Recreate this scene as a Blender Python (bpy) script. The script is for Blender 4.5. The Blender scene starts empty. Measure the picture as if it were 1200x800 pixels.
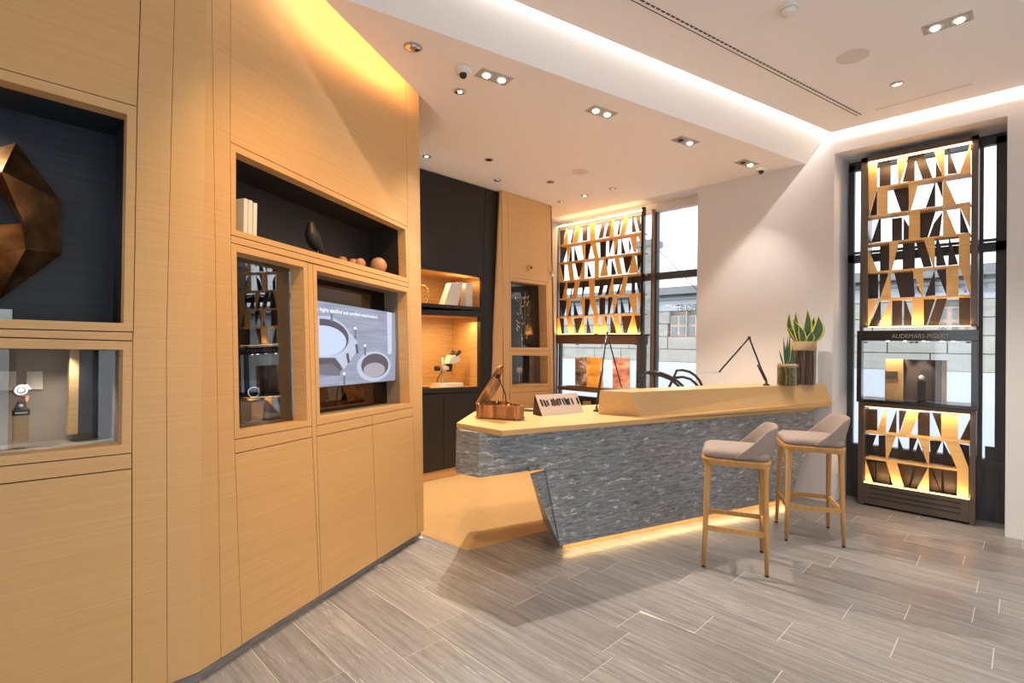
import bpy, math, random
from mathutils import Vector as V, Matrix
random.seed(7)
S = bpy.context.scene
C = S.collection

# ------------------------------------------------------------------ camera
F_PX = 603.54                       # focal length in pixels of the 1200 px wide frame
ROWS = (( 0.7100019, 0.70407576, 0.0132144), (0.00446923, 0.0142595, -0.99988834), (-0.70418558, 0.70998168, 0.0069776))
R_, D_, F_ = V(ROWS[0]), V(ROWS[1]), V(ROWS[2])
CAM = V((0, 0, 1.5))
cd = bpy.data.cameras.new('camera'); cam = bpy.data.objects.new('camera', cd); C.objects.link(cam)
cd.sensor_width = 36.0; cd.lens = F_PX * 36 / 1200; cd.clip_start = 0.05; cd.clip_end = 200
m = Matrix((R_, -D_, -F_)).transposed().to_4x4(); m.translation = CAM
cam.matrix_world = m
S.camera = cam

# ------------------------------------------------------------------ world, exposure
S.view_settings.view_transform = 'Standard'; S.view_settings.look = 'None'
S.view_settings.exposure = 0.34; S.view_settings.gamma = 1.0; S.view_settings.use_curve_mapping = False
w = bpy.data.worlds.new('overcast sky'); S.world = w; w.use_nodes = True
bgn = w.node_tree.nodes['Background']; bgn.inputs[0].default_value = (0.88, 0.94, 1.0, 1); bgn.inputs[1].default_value = 2.0
WARM = (1.0, 0.80, 0.58); NEUT = (1.0, 0.92, 0.82); AMBER = (1.0, 0.62, 0.26)

def spot(loc, tgt, watts, deg=70, blend=0.5, rad=0.03, col=NEUT):
    l = bpy.data.lights.new('spot_light', 'SPOT'); l.energy = watts; l.spot_size = math.radians(deg); l.spot_blend = blend
    l.shadow_soft_size = rad; l.color = col
    o = bpy.data.objects.new('spot_light', l); C.objects.link(o); o.location = loc
    o.rotation_euler = (V(tgt) - V(loc)).to_track_quat('-Z', 'Y').to_euler()
    return o
def strip_light(a, b, width, watts, direction, col=WARM):
    a, b = V(a), V(b)
    l = bpy.data.lights.new('led_strip', 'AREA'); l.shape = 'RECTANGLE'; l.size = (b - a).length; l.size_y = width; l.energy = watts; l.color = col
    o = bpy.data.objects.new('led_strip', l); C.objects.link(o)
    z = -V(direction).normalized(); x = (b - a).normalized(); x = (x - z * x.dot(z)).normalized(); y = z.cross(x)
    mm = Matrix((x, y, z)).transposed().to_4x4(); mm.translation = (a + b) / 2; o.matrix_world = mm
    return o

# ------------------------------------------------------------------ picture-to-place helpers: a pixel seen on a real plane gives a point
def ray(x, y): return R_ * (x - 600) + D_ * (y - 400) + F_ * F_PX
def onp(x, y, p0, n):
    r = ray(x, y); n = V(n); return CAM + r * ((V(p0) - CAM).dot(n) / r.dot(n))
def onz(x, y, z=0.0): return onp(x, y, (0, 0, z), (0, 0, 1))
def ony(x, y, Y): return onp(x, y, (0, Y, 0), (0, 1, 0))
def onx(x, y, X): return onp(x, y, (X, 0, 0), (1, 0, 0))
def proj(p):
    v = V(p) - CAM; d = v.dot(F_); return (600 + F_PX * v.dot(R_) / d, 400 + F_PX * v.dot(D_) / d)
def depth_to(front, n_in, px):
    """how deep a recess is whose inner edge shows at column px"""
    lo, hi = 0.0, 1.5; s0 = proj(front)[0] - px
    for _ in range(40):
        mid = (lo + hi) / 2
        if (proj(front + n_in * mid)[0] - px) * s0 > 0: lo = mid
        else: hi = mid
    return lo

# ------------------------------------------------------------------ materials
MATS = {}
def mat(name, col=(0.8, 0.8, 0.8), rough=0.5, metal=0.0, emit=None, es=0.0, spec=0.5, alpha=None):
    if name in MATS: return MATS[name]
    m = bpy.data.materials.new(name); m.use_nodes = True; b = m.node_tree.nodes['Principled BSDF']
    b.inputs['Base Color'].default_value = (*col, 1); b.inputs['Roughness'].default_value = rough; b.inputs['Metallic'].default_value = metal
    b.inputs['Specular IOR Level'].default_value = spec
    if emit: b.inputs['Emission Color'].default_value = (*emit, 1); b.inputs['Emission Strength'].default_value = es
    MATS[name] = m; return m
def nodes(m): return m.node_tree.nodes, m.node_tree.links, m.node_tree.nodes['Principled BSDF']
def grain(name, c1, c2, scale=(1.5, 1.5, 70), rough=0.45, rot=(0, 0, 0), detail=4, amount=(0.35, 0.65), bump=0.06, spec=0.4, big=None):
    m = mat(name, c1, rough, spec=spec); n, l, b = nodes(m)
    tc = n.new('ShaderNodeTexCoord'); mp = n.new('ShaderNodeMapping'); mp.inputs['Scale'].default_value = scale; mp.inputs['Rotation'].default_value = rot
    nz = n.new('ShaderNodeTexNoise'); nz.inputs['Scale'].default_value = 1.0; nz.inputs['Detail'].default_value = detail; nz.inputs['Roughness'].default_value = 0.6
    cr = n.new('ShaderNodeValToRGB'); cr.color_ramp.elements[0].position = amount[0]; cr.color_ramp.elements[1].position = amount[1]
    cr.color_ramp.elements[0].color = (*c2, 1); cr.color_ramp.elements[1].color = (*c1, 1)
    mp.inputs['Rotation'].default_value = (0, 0, 0); m0 = n.new('ShaderNodeMapping'); m0.inputs['Rotation'].default_value = rot
    l.new(tc.outputs['Object'], m0.inputs['Vector']); l.new(m0.outputs[0], mp.inputs['Vector']); l.new(mp.outputs[0], nz.inputs['Vector']); l.new(nz.outputs['Fac'], cr.inputs[0])
    l.new(cr.outputs[0], b.inputs['Base Color'])
    bp = n.new('ShaderNodeBump'); bp.inputs['Strength'].default_value = bump; bp.inputs['Distance'].default_value = 0.002
    l.new(nz.outputs['Fac'], bp.inputs['Height']); l.new(bp.outputs[0], b.inputs['Normal'])
    return m
def glassy(name, tint=(1, 1, 1), base=0.06, strength=1.0):
    m = bpy.data.materials.new(name); m.use_nodes = True; n, l = m.node_tree.nodes, m.node_tree.links; n.clear()
    out = n.new('ShaderNodeOutputMaterial'); tr = n.new('ShaderNodeBsdfTransparent'); gl = n.new('ShaderNodeBsdfGlossy'); mx = n.new('ShaderNodeMixShader')
    fr = n.new('ShaderNodeFresnel'); fr.inputs[0].default_value = 1.45; ad = n.new('ShaderNodeMath'); ad.operation = 'MULTIPLY_ADD'
    ad.inputs[1].default_value = strength; ad.inputs[2].default_value = base
    tr.inputs[0].default_value = (*tint, 1); gl.inputs['Roughness'].default_value = 0.01
    l.new(fr.outputs[0], ad.inputs[0]); l.new(ad.outputs[0], mx.inputs[0]); l.new(tr.outputs[0], mx.inputs[1]); l.new(gl.outputs[0], mx.inputs[2]); l.new(mx.outputs[0], out.inputs[0])
    MATS[name] = m; return m

OAK1, OAK2 = (0.73, 0.450, 0.200), (0.61, 0.355, 0.140)
oak = grain('oak veneer horizontal grain', OAK1, OAK2, (1.6, 1.6, 170), 0.42, amount=(0.2, 0.8))
oak_lit = oak
oak_end = grain('oak veneer reveal', OAK1, OAK2, (3, 3, 60), 0.42)
oak_top = grain('oak worktop grain', (0.64, 0.40, 0.175), (0.56, 0.335, 0.135), (110, 2.0, 110), 0.32, (0, 0, math.radians(17.3)), amount=(0.2, 0.8), spec=0.5)
oak_floor = grain('oak floor', (0.50, 0.305, 0.135), (0.43, 0.255, 0.105), (3, 70, 3), 0.30, spec=0.5)
slat_oak = grain('oak slat', (0.82, 0.50, 0.19), (0.72, 0.42, 0.15), (4, 4, 90), 0.45)
slat_dark = mat('bronzed dark slat', (0.060, 0.042, 0.032), 0.35, 0.3)
stool_oak = grain('honey oak stool wood', (0.58, 0.32, 0.105), (0.47, 0.24, 0.07), (30, 30, 3), 0.38)
walnut = grain('striped figured walnut', (0.50, 0.22, 0.065), (0.10, 0.035, 0.012), (22, 22, 2.0), 0.25, amount=(0.36, 0.62), spec=0.6)
walnut_lid = grain('figured walnut lid', (0.46, 0.20, 0.06), (0.12, 0.045, 0.015), (6, 14, 10), 0.22, (0.4, 0.5, 0.3), amount=(0.36, 0.60), spec=0.6)
joint = mat('dark joint', (0.05, 0.03, 0.015), 0.8)
navy = grain('blue black grained lining', (0.022, 0.028, 0.042), (0.012, 0.015, 0.024), (3, 3, 120), 0.45)
espresso = mat('espresso lining', (0.028, 0.022, 0.020), 0.5)
blackwood = grain('blackened wood', (0.020, 0.016, 0.014), (0.013, 0.011, 0.010), (3, 3, 90), 0.50)
taupe = mat('taupe suede lining', (0.27, 0.22, 0.17), 0.85)
white_paint = mat('warm white wall paint', (0.72, 0.69, 0.68), 0.75)
ceil_paint = mat('white ceiling paint', (0.91, 0.89, 0.90), 0.85)
ceil_pale = mat('pale ceiling bulkhead paint', (0.90, 0.88, 0.87), 0.85)
bronze_metal = mat('dark bronze metal', (0.12, 0.088, 0.066), 0.30, 0.45)
black_gloss = mat('black lacquered metal', (0.012, 0.011, 0.011), 0.12, 0.0, spec=0.7)
frame_grey = mat('anthracite window frame', (0.060, 0.060, 0.065), 0.45)
brown_post = mat('brown painted post', (0.20, 0.10, 0.05), 0.5)
chrome = mat('chrome', (0.75, 0.75, 0.75), 0.15, 1.0)
steel = mat('brushed steel', (0.50, 0.50, 0.52), 0.3, 1.0)
gold = mat('polished brass', (0.80, 0.52, 0.16), 0.25, 1.0)
blackp = mat('matt black', (0.012, 0.012, 0.012), 0.45)
whitep = mat('white plastic', (0.82, 0.80, 0.77), 0.4)
paper = mat('white book cover', (0.80, 0.76, 0.72), 0.6)
led_warm = mat('warm led strip', (1, 0.9, 0.7), 0.5, emit=(1.0, 0.72, 0.38), es=11)
led_amber = mat('amber led strip', (1, 0.8, 0.5), 0.5, emit=(1.0, 0.50, 0.13), es=6)
led_white = mat('neutral led lens', (1, 1, 1), 0.5, emit=(1.0, 0.90, 0.75), es=12)
trim_grey = mat('lamp trim', (0.50, 0.47, 0.44), 0.4)
glass = glassy('clear window glass', (0.98, 0.99, 0.99), 0.0, 0.6)
museum_glass = glassy('low reflection glass', (0.96, 0.97, 0.97), 0.0, 0.12)
vitrine_glass = glassy('vitrine glass', (0.95, 0.96, 0.97), 0.01, 0.8)
jar_glass = glassy('glass vase', (0.97, 0.98, 0.97), 0.0, 0.35)
mirror_smoke = mat('smoked mirror', (0.095, 0.080, 0.072), 0.03, 1.0)

def make_floor_stone():
    m = mat('striated grey floor stone', (0.5, 0.46, 0.42), 0.28, spec=0.35); n, l, b = nodes(m)
    tc = n.new('ShaderNodeTexCoord'); oi = n.new('ShaderNodeObjectInfo')
    add = n.new('ShaderNodeVectorMath'); add.operation = 'MULTIPLY_ADD'
    cmb = n.new('ShaderNodeCombineXYZ'); l.new(oi.outputs['Random'], cmb.inputs[0]); l.new(oi.outputs['Random'], cmb.inputs[1])
    l.new(cmb.outputs[0], add.inputs[0]); add.inputs[1].default_value = (13, 37, 5); l.new(tc.outputs['Object'], add.inputs[2])
    def noise(sc, det, ro=0.6):
        mp = n.new('ShaderNodeMapping'); mp.inputs['Scale'].default_value = sc; nz = n.new('ShaderNodeTexNoise'); nz.inputs['Scale'].default_value = 1; nz.inputs['Detail'].default_value = det
        nz.inputs['Roughness'].default_value = ro; l.new(add.outputs[0], mp.inputs[0]); l.new(mp.outputs[0], nz.inputs['Vector']); return nz
    def ramp(src, p, c):
        r = n.new('ShaderNodeValToRGB'); e = r.color_ramp.elements; e[0].position, e[1].position = p; e[0].color = (*c[0], 1); e[1].color = (*c[1], 1); l.new(src, r.inputs[0]); return r
    a = noise((1.6, 34, 5), 6, 0.65); base = ramp(a.outputs['Fac'], (0.30, 0.72), ((0.150, 0.139, 0.137), (0.340, 0.315, 0.300)))
    st = noise((6, 95, 5), 5, 0.72); msk = ramp(st.outputs['Fac'], (0.575, 0.66), ((0, 0, 0), (1, 1, 1)))
    big = noise((0.9, 2.2, 1), 2); bm = ramp(big.outputs['Fac'], (0.35, 0.7), ((0.25, 0.25, 0.25), (0.8, 0.8, 0.8)))
    mul = n.new('ShaderNodeMath'); mul.operation = 'MULTIPLY'; l.new(msk.outputs[0], mul.inputs[0]); l.new(bm.outputs[0], mul.inputs[1])
    mx = n.new('ShaderNodeMix'); mx.data_type = 'RGBA'; l.new(mul.outputs[0], mx.inputs[0]); l.new(base.outputs[0], mx.inputs[6]); mx.inputs[7].default_value = (0.66, 0.61, 0.54, 1)
    hs = n.new('ShaderNodeHueSaturation'); mr = n.new('ShaderNodeMapRange'); mr.inputs[3].default_value = 0.87; mr.inputs[4].default_value = 1.08
    l.new(oi.outputs['Random'], mr.inputs[0]); l.new(mr.outputs[0], hs.inputs['Value']); l.new(mx.outputs[2], hs.inputs['Color']); l.new(hs.outputs[0], b.inputs['Base Color'])
    rr = n.new('ShaderNodeMapRange'); rr.inputs[3].default_value = 0.24; rr.inputs[4].default_value = 0.42; l.new(a.outputs['Fac'], rr.inputs[0]); l.new(rr.outputs[0], b.inputs['Roughness'])
    bp = n.new('ShaderNodeBump'); bp.inputs['Strength'].default_value = 0.05; bp.inputs['Distance'].default_value = 0.003; l.new(a.outputs['Fac'], bp.inputs['Height']); l.new(bp.outputs[0], b.inputs['Normal'])
    return m
floor_stone = make_floor_stone()
grout = mat('pale grout', (0.62, 0.57, 0.50), 0.8)

def make_counter_stone():
    m = mat('grey flecked counter stone', (0.2, 0.21, 0.22), 0.35, spec=0.4); n, l, b = nodes(m)
    tc = n.new('ShaderNodeTexCoord')
    def noise(sc, det, ro, rot=(0, 0, 0), dist=0.0):
        mp = n.new('ShaderNodeMapping'); mp.inputs['Scale'].default_value = sc; mp.inputs['Rotation'].default_value = rot
        nz = n.new('ShaderNodeTexNoise'); nz.inputs['Scale'].default_value = 1; nz.inputs['Detail'].default_value = det; nz.inputs['Roughness'].default_value = ro; nz.inputs['Distortion'].default_value = dist
        l.new(tc.outputs['Object'], mp.inputs[0]); l.new(mp.outputs[0], nz.inputs['Vector']); return nz
    def ramp(src, p, c):
        r = n.new('ShaderNodeValToRGB'); e = r.color_ramp.elements; e[0].position, e[1].position = p; e[0].color = (*c[0], 1); e[1].color = (*c[1], 1); l.new(src, r.inputs[0]); return r
    rot = (math.radians(10), 0, 0)
    a = noise((9, 9, 70), 8, 0.8, rot, 0.15); base = ramp(a.outputs['Fac'], (0.33, 0.66), ((0.060, 0.068, 0.078), (0.38, 0.405, 0.425)))
    fl = noise((9, 9, 30), 5, 0.7, rot, 0.25); fm = ramp(fl.outputs['Fac'], (0.575, 0.64), ((0, 0, 0), (0.8, 0.8, 0.8)))
    mx = n.new('ShaderNodeMix'); mx.data_type = 'RGBA'; l.new(fm.outputs[0], mx.inputs[0]); l.new(base.outputs[0], mx.inputs[6]); mx.inputs[7].default_value = (0.66, 0.67, 0.66, 1)
    l.new(mx.outputs[2], b.inputs['Base Color'])
    return m
counter_stone = make_counter_stone()

def make_fabric():
    m = mat('taupe woven fabric', (0.30, 0.235, 0.20), 0.9, spec=0.2); n, l, b = nodes(m)
    tc = n.new('ShaderNodeTexCoord'); nz = n.new('ShaderNodeTexNoise'); nz.inputs['Scale'].default_value = 260; nz.inputs['Detail'].default_value = 2
    cr = n.new('ShaderNodeValToRGB'); cr.color_ramp.elements[0].position = 0.35; cr.color_ramp.elements[1].position = 0.65
    cr.color_ramp.elements[0].color = (0.25, 0.19, 0.165, 1); cr.color_ramp.elements[1].color = (0.37, 0.295, 0.26, 1)
    l.new(tc.outputs['Object'], nz.inputs['Vector']); l.new(nz.outputs['Fac'], cr.inputs[0]); l.new(cr.outputs[0], b.inputs['Base Color'])
    bp = n.new('ShaderNodeBump'); bp.inputs['Strength'].default_value = 0.3; bp.inputs['Distance'].default_value = 0.002; l.new(nz.outputs['Fac'], bp.inputs['Height']); l.new(bp.outputs[0], b.inputs['Normal'])
    return m
fabric = make_fabric()

# ------------------------------------------------------------------ mesh helpers
class MB:
    def __init__(s): s.v = []; s.f = []; s.uv = None
    def poly(s, pts): i = len(s.v); s.v += [V(p) for p in pts]; s.f.append(tuple(range(i, i + len(pts)))); return s
    def prism(s, pts, vec, caps=True):
        n = len(pts); i = len(s.v); vec = V(vec); s.v += [V(p) for p in pts] + [V(p) + vec for p in pts]
        s.f.append(tuple(range(i, i + n))); s.f.append(tuple(range(i + 2 * n - 1, i + n - 1, -1)))
        for k in range(n): k2 = (k + 1) % n; s.f.append((i + k, i + n + k, i + n + k2, i + k2))
        return s
    def hexa(s, a, b):
        """two quads a and b, joined"""
        i = len(s.v); s.v += [V(p) for p in a] + [V(p) for p in b]
        s.f += [(i, i+1, i+2, i+3), (i+7, i+6, i+5, i+4)] + [(i+k, i+4+k, i+4+(k+1) % 4, i+(k+1) % 4) for k in range(4)]
        return s
    def box(s, c, d, M=None):
        x, y, z = d[0]/2, d[1]/2, d[2]/2; c = V(c)
        p = [V((sx*x, sy*y, sz*z)) for sz in (-1, 1) for sx, sy in ((-1, -1), (1, -1), (1, 1), (-1, 1))]
        if M: p = [M @ q for q in p]
        p = [q + c for q in p]; return s.hexa(p[:4], p[4:])
    def ring(s, pts_list, close=True, cap=True):
        """loft through rings of equal length"""
        i = len(s.v); n = len(pts_list[0])
        for r in pts_list: s.v += [V(p) for p in r]
        for k in range(len(pts_list) - 1):
            for j in range(n if close else n - 1):
                j2 = (j + 1) % n; s.f.append((i+k*n+j, i+k*n+j2, i+(k+1)*n+j2, i+(k+1)*n+j))
        if cap: s.f.append(tuple(i + j for j in range(n - 1, -1, -1))); s.f.append(tuple(i + (len(pts_list)-1)*n + j for j in range(n)))
        return s
    def tube(s, path, r, n=10):
        path = [V(p) for p in path]; rs = r if isinstance(r, (list, tuple)) else [r] * len(path); out = []; ref = None
        for k, p in enumerate(path):
            d = (path[min(k+1, len(path)-1)] - path[max(k-1, 0)]).normalized()
            if ref is None: ref = d.orthogonal().normalized()
            ref = (ref - d * ref.dot(d)).normalized(); b = d.cross(ref)
            out.append([p + (ref * math.cos(t) + b * math.sin(t)) * rs[k] for t in [2*math.pi*j/n for j in range(n)]])
        return s.ring(out)
    def lathe(s, prof, c=(0, 0, 0), n=24, axis=None):
        c = V(c); M = V((0, 0, 1)).rotation_difference(V(axis)).to_matrix() if axis is not None else Matrix.Identity(3)
        return s.ring([[c + M @ V((r*math.cos(2*math.pi*j/n), r*math.sin(2*math.pi*j/n), z)) for j in range(n)] for r, z in prof])
    def sphere(s, c, r, n=20, sc=(1, 1, 1)):
        prof = []
        for k in range(n//2 + 1):
            a = math.pi*k/(n//2); prof.append((max(r*math.sin(a), 1e-4), -r*math.cos(a)))
        i = len(s.v); s.lathe(prof, (0, 0, 0), n)
        for k in range(i, len(s.v)): q = s.v[k]; s.v[k] = V((q.x*sc[0], q.y*sc[1], q.z*sc[2])) + V(c)
        return s
def tag(o, label=None, cat=None, group=None, kind=None):
    if label: o['label'] = label
    if cat: o['category'] = cat
    if group: o['group'] = group
    if kind: o['kind'] = kind
    return o
def build(name, mb, m, parent=None, smooth=False, origin=None, bevel=0, sub=0):
    me = bpy.data.meshes.new(name); off = V((0, 0, 0))
    if parent is not None: off = V(parent['_w']) if '_w' in parent else V((0, 0, 0))
    org = V(origin) if origin is not None else off
    me.from_pydata([tuple(p - org) for p in mb.v], [], mb.f); me.validate(); me.materials.append(m)
    import bmesh
    b = bmesh.new(); b.from_mesh(me); bmesh.ops.recalc_face_normals(b, faces=b.faces); b.to_mesh(me); b.free()
    if smooth:
        for p in me.polygons: p.use_smooth = True
    o = bpy.data.objects.new(name, me); C.objects.link(o)
    if parent is not None: o.parent = parent
    o.location = org - off; WORLD[o.name] = org
    if bevel:
        md = o.modifiers.new('bevel', 'BEVEL'); md.width = bevel; md.segments = 2; md.limit_method = 'ANGLE'
    if sub:
        md = o.modifiers.new('subdivision', 'SUBSURF'); md.levels = sub; md.render_levels = sub
    return o
WORLD = {}
class Parent:                                        # keeps world origins of parents while building
    pass
def empty(name, loc, label=None, cat=None, group=None, rz=0):
    o = bpy.data.objects.new(name, None); C.objects.link(o); o.location = loc; o.rotation_euler = (0, 0, rz); o.empty_display_size = 0.1
    o['_w'] = tuple(loc); tag(o, label, cat, group); return o
def whole(o, origin=None):
    """lets a mesh object act as parent"""
    o['_w'] = tuple(WORLD[o.name]); return o
def struct(name, mb, m, **k): return tag(build(name, mb, m, **k), kind='structure')
def copy_tree(o, parent=None):
    c = o.copy(); C.objects.link(c); c.parent = parent
    for ch in [x for x in bpy.data.objects if x.parent == o]: copy_tree(ch, c)
    return c
def shrink(pts, g):
    """inset a planar polygon by g"""
    n = len(pts); c = sum(pts, V((0, 0, 0))) / n
    nrm = V((0, 0, 0))
    for k in range(n): nrm += (pts[k] - c).cross(pts[(k+1) % n] - c)
    nrm.normalize(); out = []
    for k in range(n):
        a, b, d = pts[k-1], pts[k], pts[(k+1) % n]
        e1 = (b - a).normalized(); e2 = (d - b).normalized(); i1 = nrm.cross(e1); i2 = nrm.cross(e2)
        s = i1 + i2; den = 1 + i1.dot(i2); out.append(b + s * (g / max(den, 0.3)))
    return out
def lerp(a, b, t): return a + (b - a) * t

# ------------------------------------------------------------------ the two faceted oak walls: leaning planes
_b0, _b1 = onz(232.5, 787.5, 0.055), onz(491, 625, 0.055); _d = (_b1 - _b0).normalized()
P1_0, P1_n = _b0.copy(), V((1, 0, 0.038)).normalized()
_nn = V((_d.y, -_d.x, 0)); P2_0, P2_n = _b0.copy(), (_nn + V((0, 0, 0.033))).normalized()
def p1(x, y): return onp(x, y, P1_0, P1_n)
def p2(x, y): return onp(x, y, P2_0, P2_n)
def up_to(a, b, z): t = (z - a.z) / (b.z - a.z); return lerp(a, b, t)
# corner line where the two planes meet
_cd = P1_n.cross(P2_n).normalized()
def corner(z):
    # solve intersection at height z
    a1, b1, c1 = P1_n.x, P1_n.y, P1_n.dot(P1_0) - P1_n.z * z
    a2, b2, c2 = P2_n.x, P2_n.y, P2_n.dot(P2_0) - P2_n.z * z
    det = a1*b2 - a2*b1; return V(((c1*b2 - c2*b1)/det, (a1*c2 - a2*c1)/det, z))
TOPZ = 3.72
print('corner px', [tuple(round(c) for c in proj(corner(z))) for z in (0.055, 0.8, 1.5, 2.4, 3.1)])
TH = 0.02
def panel(parent, pts, n, gap=0.0022, name='panel', m=None, th=TH):
    q = shrink(pts, gap); return build(name, MB().prism(q, n * -th), m or oak, parent, bevel=0.001 if len(pts) == 4 else 0)
def backing(mb, pts, n): mb.prism([p - n * (TH + 0.002) for p in pts], n * -0.02)

def facet_ring(parent, outer, opening, n, name='frame', m=None):
    mb = MB()
    o2 = shrink(outer, 0.002)
    for k in range(4):
        k2 = (k + 1) % 4; mb.prism([o2[k], o2[k2], opening[k2], opening[k]], n * -TH)
    return build(name, mb, m or oak, parent)
def recess(parent, opening, n, d0, d1, m, name, back=True, t=0.012, back_m=None, lip=None):
    """open box behind an opening, from depth d0 to d1"""
    mb = MB(); c = sum(opening, V((0, 0, 0))) / 4
    out = shrink(opening, -t)
    for k in range(4):
        k2 = (k + 1) % 4
        mb.hexa([opening[k] - n*d0, opening[k2] - n*d0, opening[k2] - n*d1, opening[k] - n*d1], [out[k] - n*d0, out[k2] - n*d0, out[k2] - n*d1, out[k] - n*d1])
    o = build(name, mb, m, parent)
    if back: build('back_panel', MB().prism([p - n*d1 for p in out], n * -0.012), back_m or m, parent)
    return o

# --- facet 1
w1 = struct('wall_left', MB().box((-3.30, -0.65, 1.9), (0.05, 3.6, 3.8)), joint)
L = -164
def a(x, y): return p1(x, y)
cz = corner
bk = MB()
c0, cT = cz(0.055), cz(TOPZ)
sA = [a(165, 0), a(161, 125), a(156.5, 389), a(155.5, 399.5), a(154.9, 530.7), a(155, 549), a(155, 800)]
sB = [a(204.5, 0), a(195, 400), a(196, 795)]
sA0 = up_to(sA[-1], sA[-2], 0.055); sAT = up_to(sA[1], sA[0], TOPZ)
sB0 = up_to(sB[2], sB[1], 0.055); sBT = up_to(sB[1], sB[0], TOPZ)
Lb = up_to(a(L, 700), a(L, 587), 0.055); LT = up_to(a(L, 34), a(L, -40), TOPZ)
pan1 = [
    [LT, sAT, sA[1], a(L, 34)],
    [a(L, 380.5), a(156.5, 389), a(155.8, 399.5), a(L, 390.4)],
    [a(L, 563), sA[4], sA[5], a(L, 587)],
    [a(L, 587), sA[5], sA0, Lb],
    [sAT, sBT, sB[1], sB0, sA0, sA[5], sA[4], sA[3], sA[2], sA[1]],
    [sBT, cT, c0, sB0, sB[1]],
]
for q in pan1: backing(bk, q, P1_n)
Lx = a(L, 400)
pan1b = [LT + V((0, -1.6, 0)), LT, a(L, 587), Lb, Lb + V((0, -1.6, 0))]
backing(bk, pan1b, P1_n)
w1b = tag(build('backing', bk, joint, w1), None)
pan1[5][1] = cT + V((0, 0.0022, 0)); pan1[5][2] = c0 + V((0, 0.0022, 0))
for q in pan1 + [pan1b]: panel(w1, q, P1_n, gap=0.0022 if len(q) == 4 else 0.0010)
# niche 1
def niche(name, label, plane, n, outer, opening, d_wood, d_in, lin, frame_m=None, back_m=None, glass_at=None, gm=None):
    O = [plane(*q) for q in outer]; I = [plane(*q) for q in opening]
    base = (I[2] + I[3]) / 2
    t = empty(name, base, label, 'niche'); t['_w'] = tuple(base)
    facet_ring(t, O, I, n)
    recess(t, I, n, TH * 0.99, d_wood, oak_end, 'reveal', back=False)
    i2 = shrink(I, -0.004)
    recess(t, i2, n, d_wood, d_in, lin, 'lining', back_m=back_m)
    if glass_at: build('glass_pane', MB().prism([p - n*glass_at for p in shrink(I, 0.001)], n * -0.004), gm or vitrine_glass, t)
    return t, I
N1o = [(L, 34), (161, 125), (156.5, 389), (L, 380.5)]; N1i = [(-150, 50.8), (149, 134), (145, 378.5), (-150, 368.3)]
I_ = p1(145, 300); dA = depth_to(I_, -P1_n, 141.5); dB = max(depth_to(I_, -P1_n, 131), 0.14)
niche1, I1 = niche('wall_niche', 'tall oak-framed niche with blue-black lining behind the faceted bronze ring', p1, P1_n, N1o, N1i, dA, dB, navy)
N2o = [(L, 390.4), (155.8, 399.5), (154.9, 530.7), (L, 563)]; N2i = [(-150, 405.6), (144.5, 409.6), (142.7, 520.8), (-150, 549.5)]
dg = depth_to(p1(143, 460), -P1_n, 138.3)
niche2, I2 = niche('wall_niche', 'low glazed display niche with taupe back and a watch on a wooden block', p1, P1_n, N2o, N2i, dg + 0.01, dg + 0.30, taupe, back_m=taupe, glass_at=dg)
# --- facet 2
w2 = struct('wall_left', MB().box((-4.12, 1.95, 1.9), (0.05, 1.7, 3.8)), joint)
b_ = p2
dl = [b_(270, 0), b_(269.7, 166), b_(270.4, 275), b_(270.4, 284), b_(274.7, 515), b_(275.3, 531.5), b_(283.5, 756)]
cl = [b_(246, 0), b_(246, 380), b_(259, 770)]
er = [b_(475.5, 100), b_(477.7, 265.8), b_(478.7, 331.5), b_(478.7, 336.7), b_(483.5, 477), b_(483.8, 487.5), b_(489.3, 624.5)]
ee = [b_(490.5, 110), b_(491, 300), b_(493.5, 440), b_(496.8, 620)]
Z0 = 0.055
dT, d0 = up_to(dl[1], dl[0], TOPZ), up_to(dl[-2], dl[-1], Z0)
clT, cl0 = up_to(cl[1], cl[0], TOPZ), up_to(cl[1], cl[2], Z0)
erT, er0 = up_to(er[1], er[0], TOPZ), up_to(er[-2], er[-1], Z0)
eeT, ee0 = up_to(ee[1], ee[0], TOPZ), up_to(ee[2], ee[3], Z0)
ml = [b_(360.3, 307.3), b_(365.5, 499), b_(366, 512)]; ml0 = up_to(ml[2], b_(374.5, 698), Z0)
mr = [b_(366.5, 308.9), b_(371, 498.5), b_(371, 511.5)]; mr0 = up_to(mr[2], b_(376.8, 697), Z0)
mm_ = [b_(436, 486.2), b_(436.3, 497.7)]; mm0 = up_to(mm_[1], b_(442, 652.5), Z0)
pan2 = [
    [cT, clT, cl0, c0],
    [clT, dT, dl[1], dl[2], dl[4], dl[5], d0, cl0],
    [dT, erT, er[1], dl[1]],
    [dl[2], er[2], er[3], dl[3]],
    [ml[0], mr[0], mr[1], mr[2], mr0, ml0, ml[2], ml[1]],
    [dl[4], ml[1], ml[2], dl[5]],
    [mr[1], mm_[0], mm_[1], mr[2]],
    [mm_[0], er[4], er[5], mm_[1]],
    [dl[5], ml[2], ml0, d0],
    [mr[2], mm_[1], mm0, mr0],
    [mm_[1], er[5], er0, mm0],
    [erT, eeT, ee[1], ee[2], ee0, er0, er[5], er[4], er[3], er[2], er[1]],
]
bk = MB()
for q in pan2: backing(bk, q, P2_n)
build('backing', bk, joint, w2)
pan2[0][0] = cT - _d*0.0022; pan2[0][3] = c0 - _d*0.0022
for k, q in enumerate(pan2): panel(w2, q, P2_n, gap=0.0010 if k in (0, 1, 11) else 0.0022, name='door_panel' if k in (8, 9, 10) else 'panel')
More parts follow.
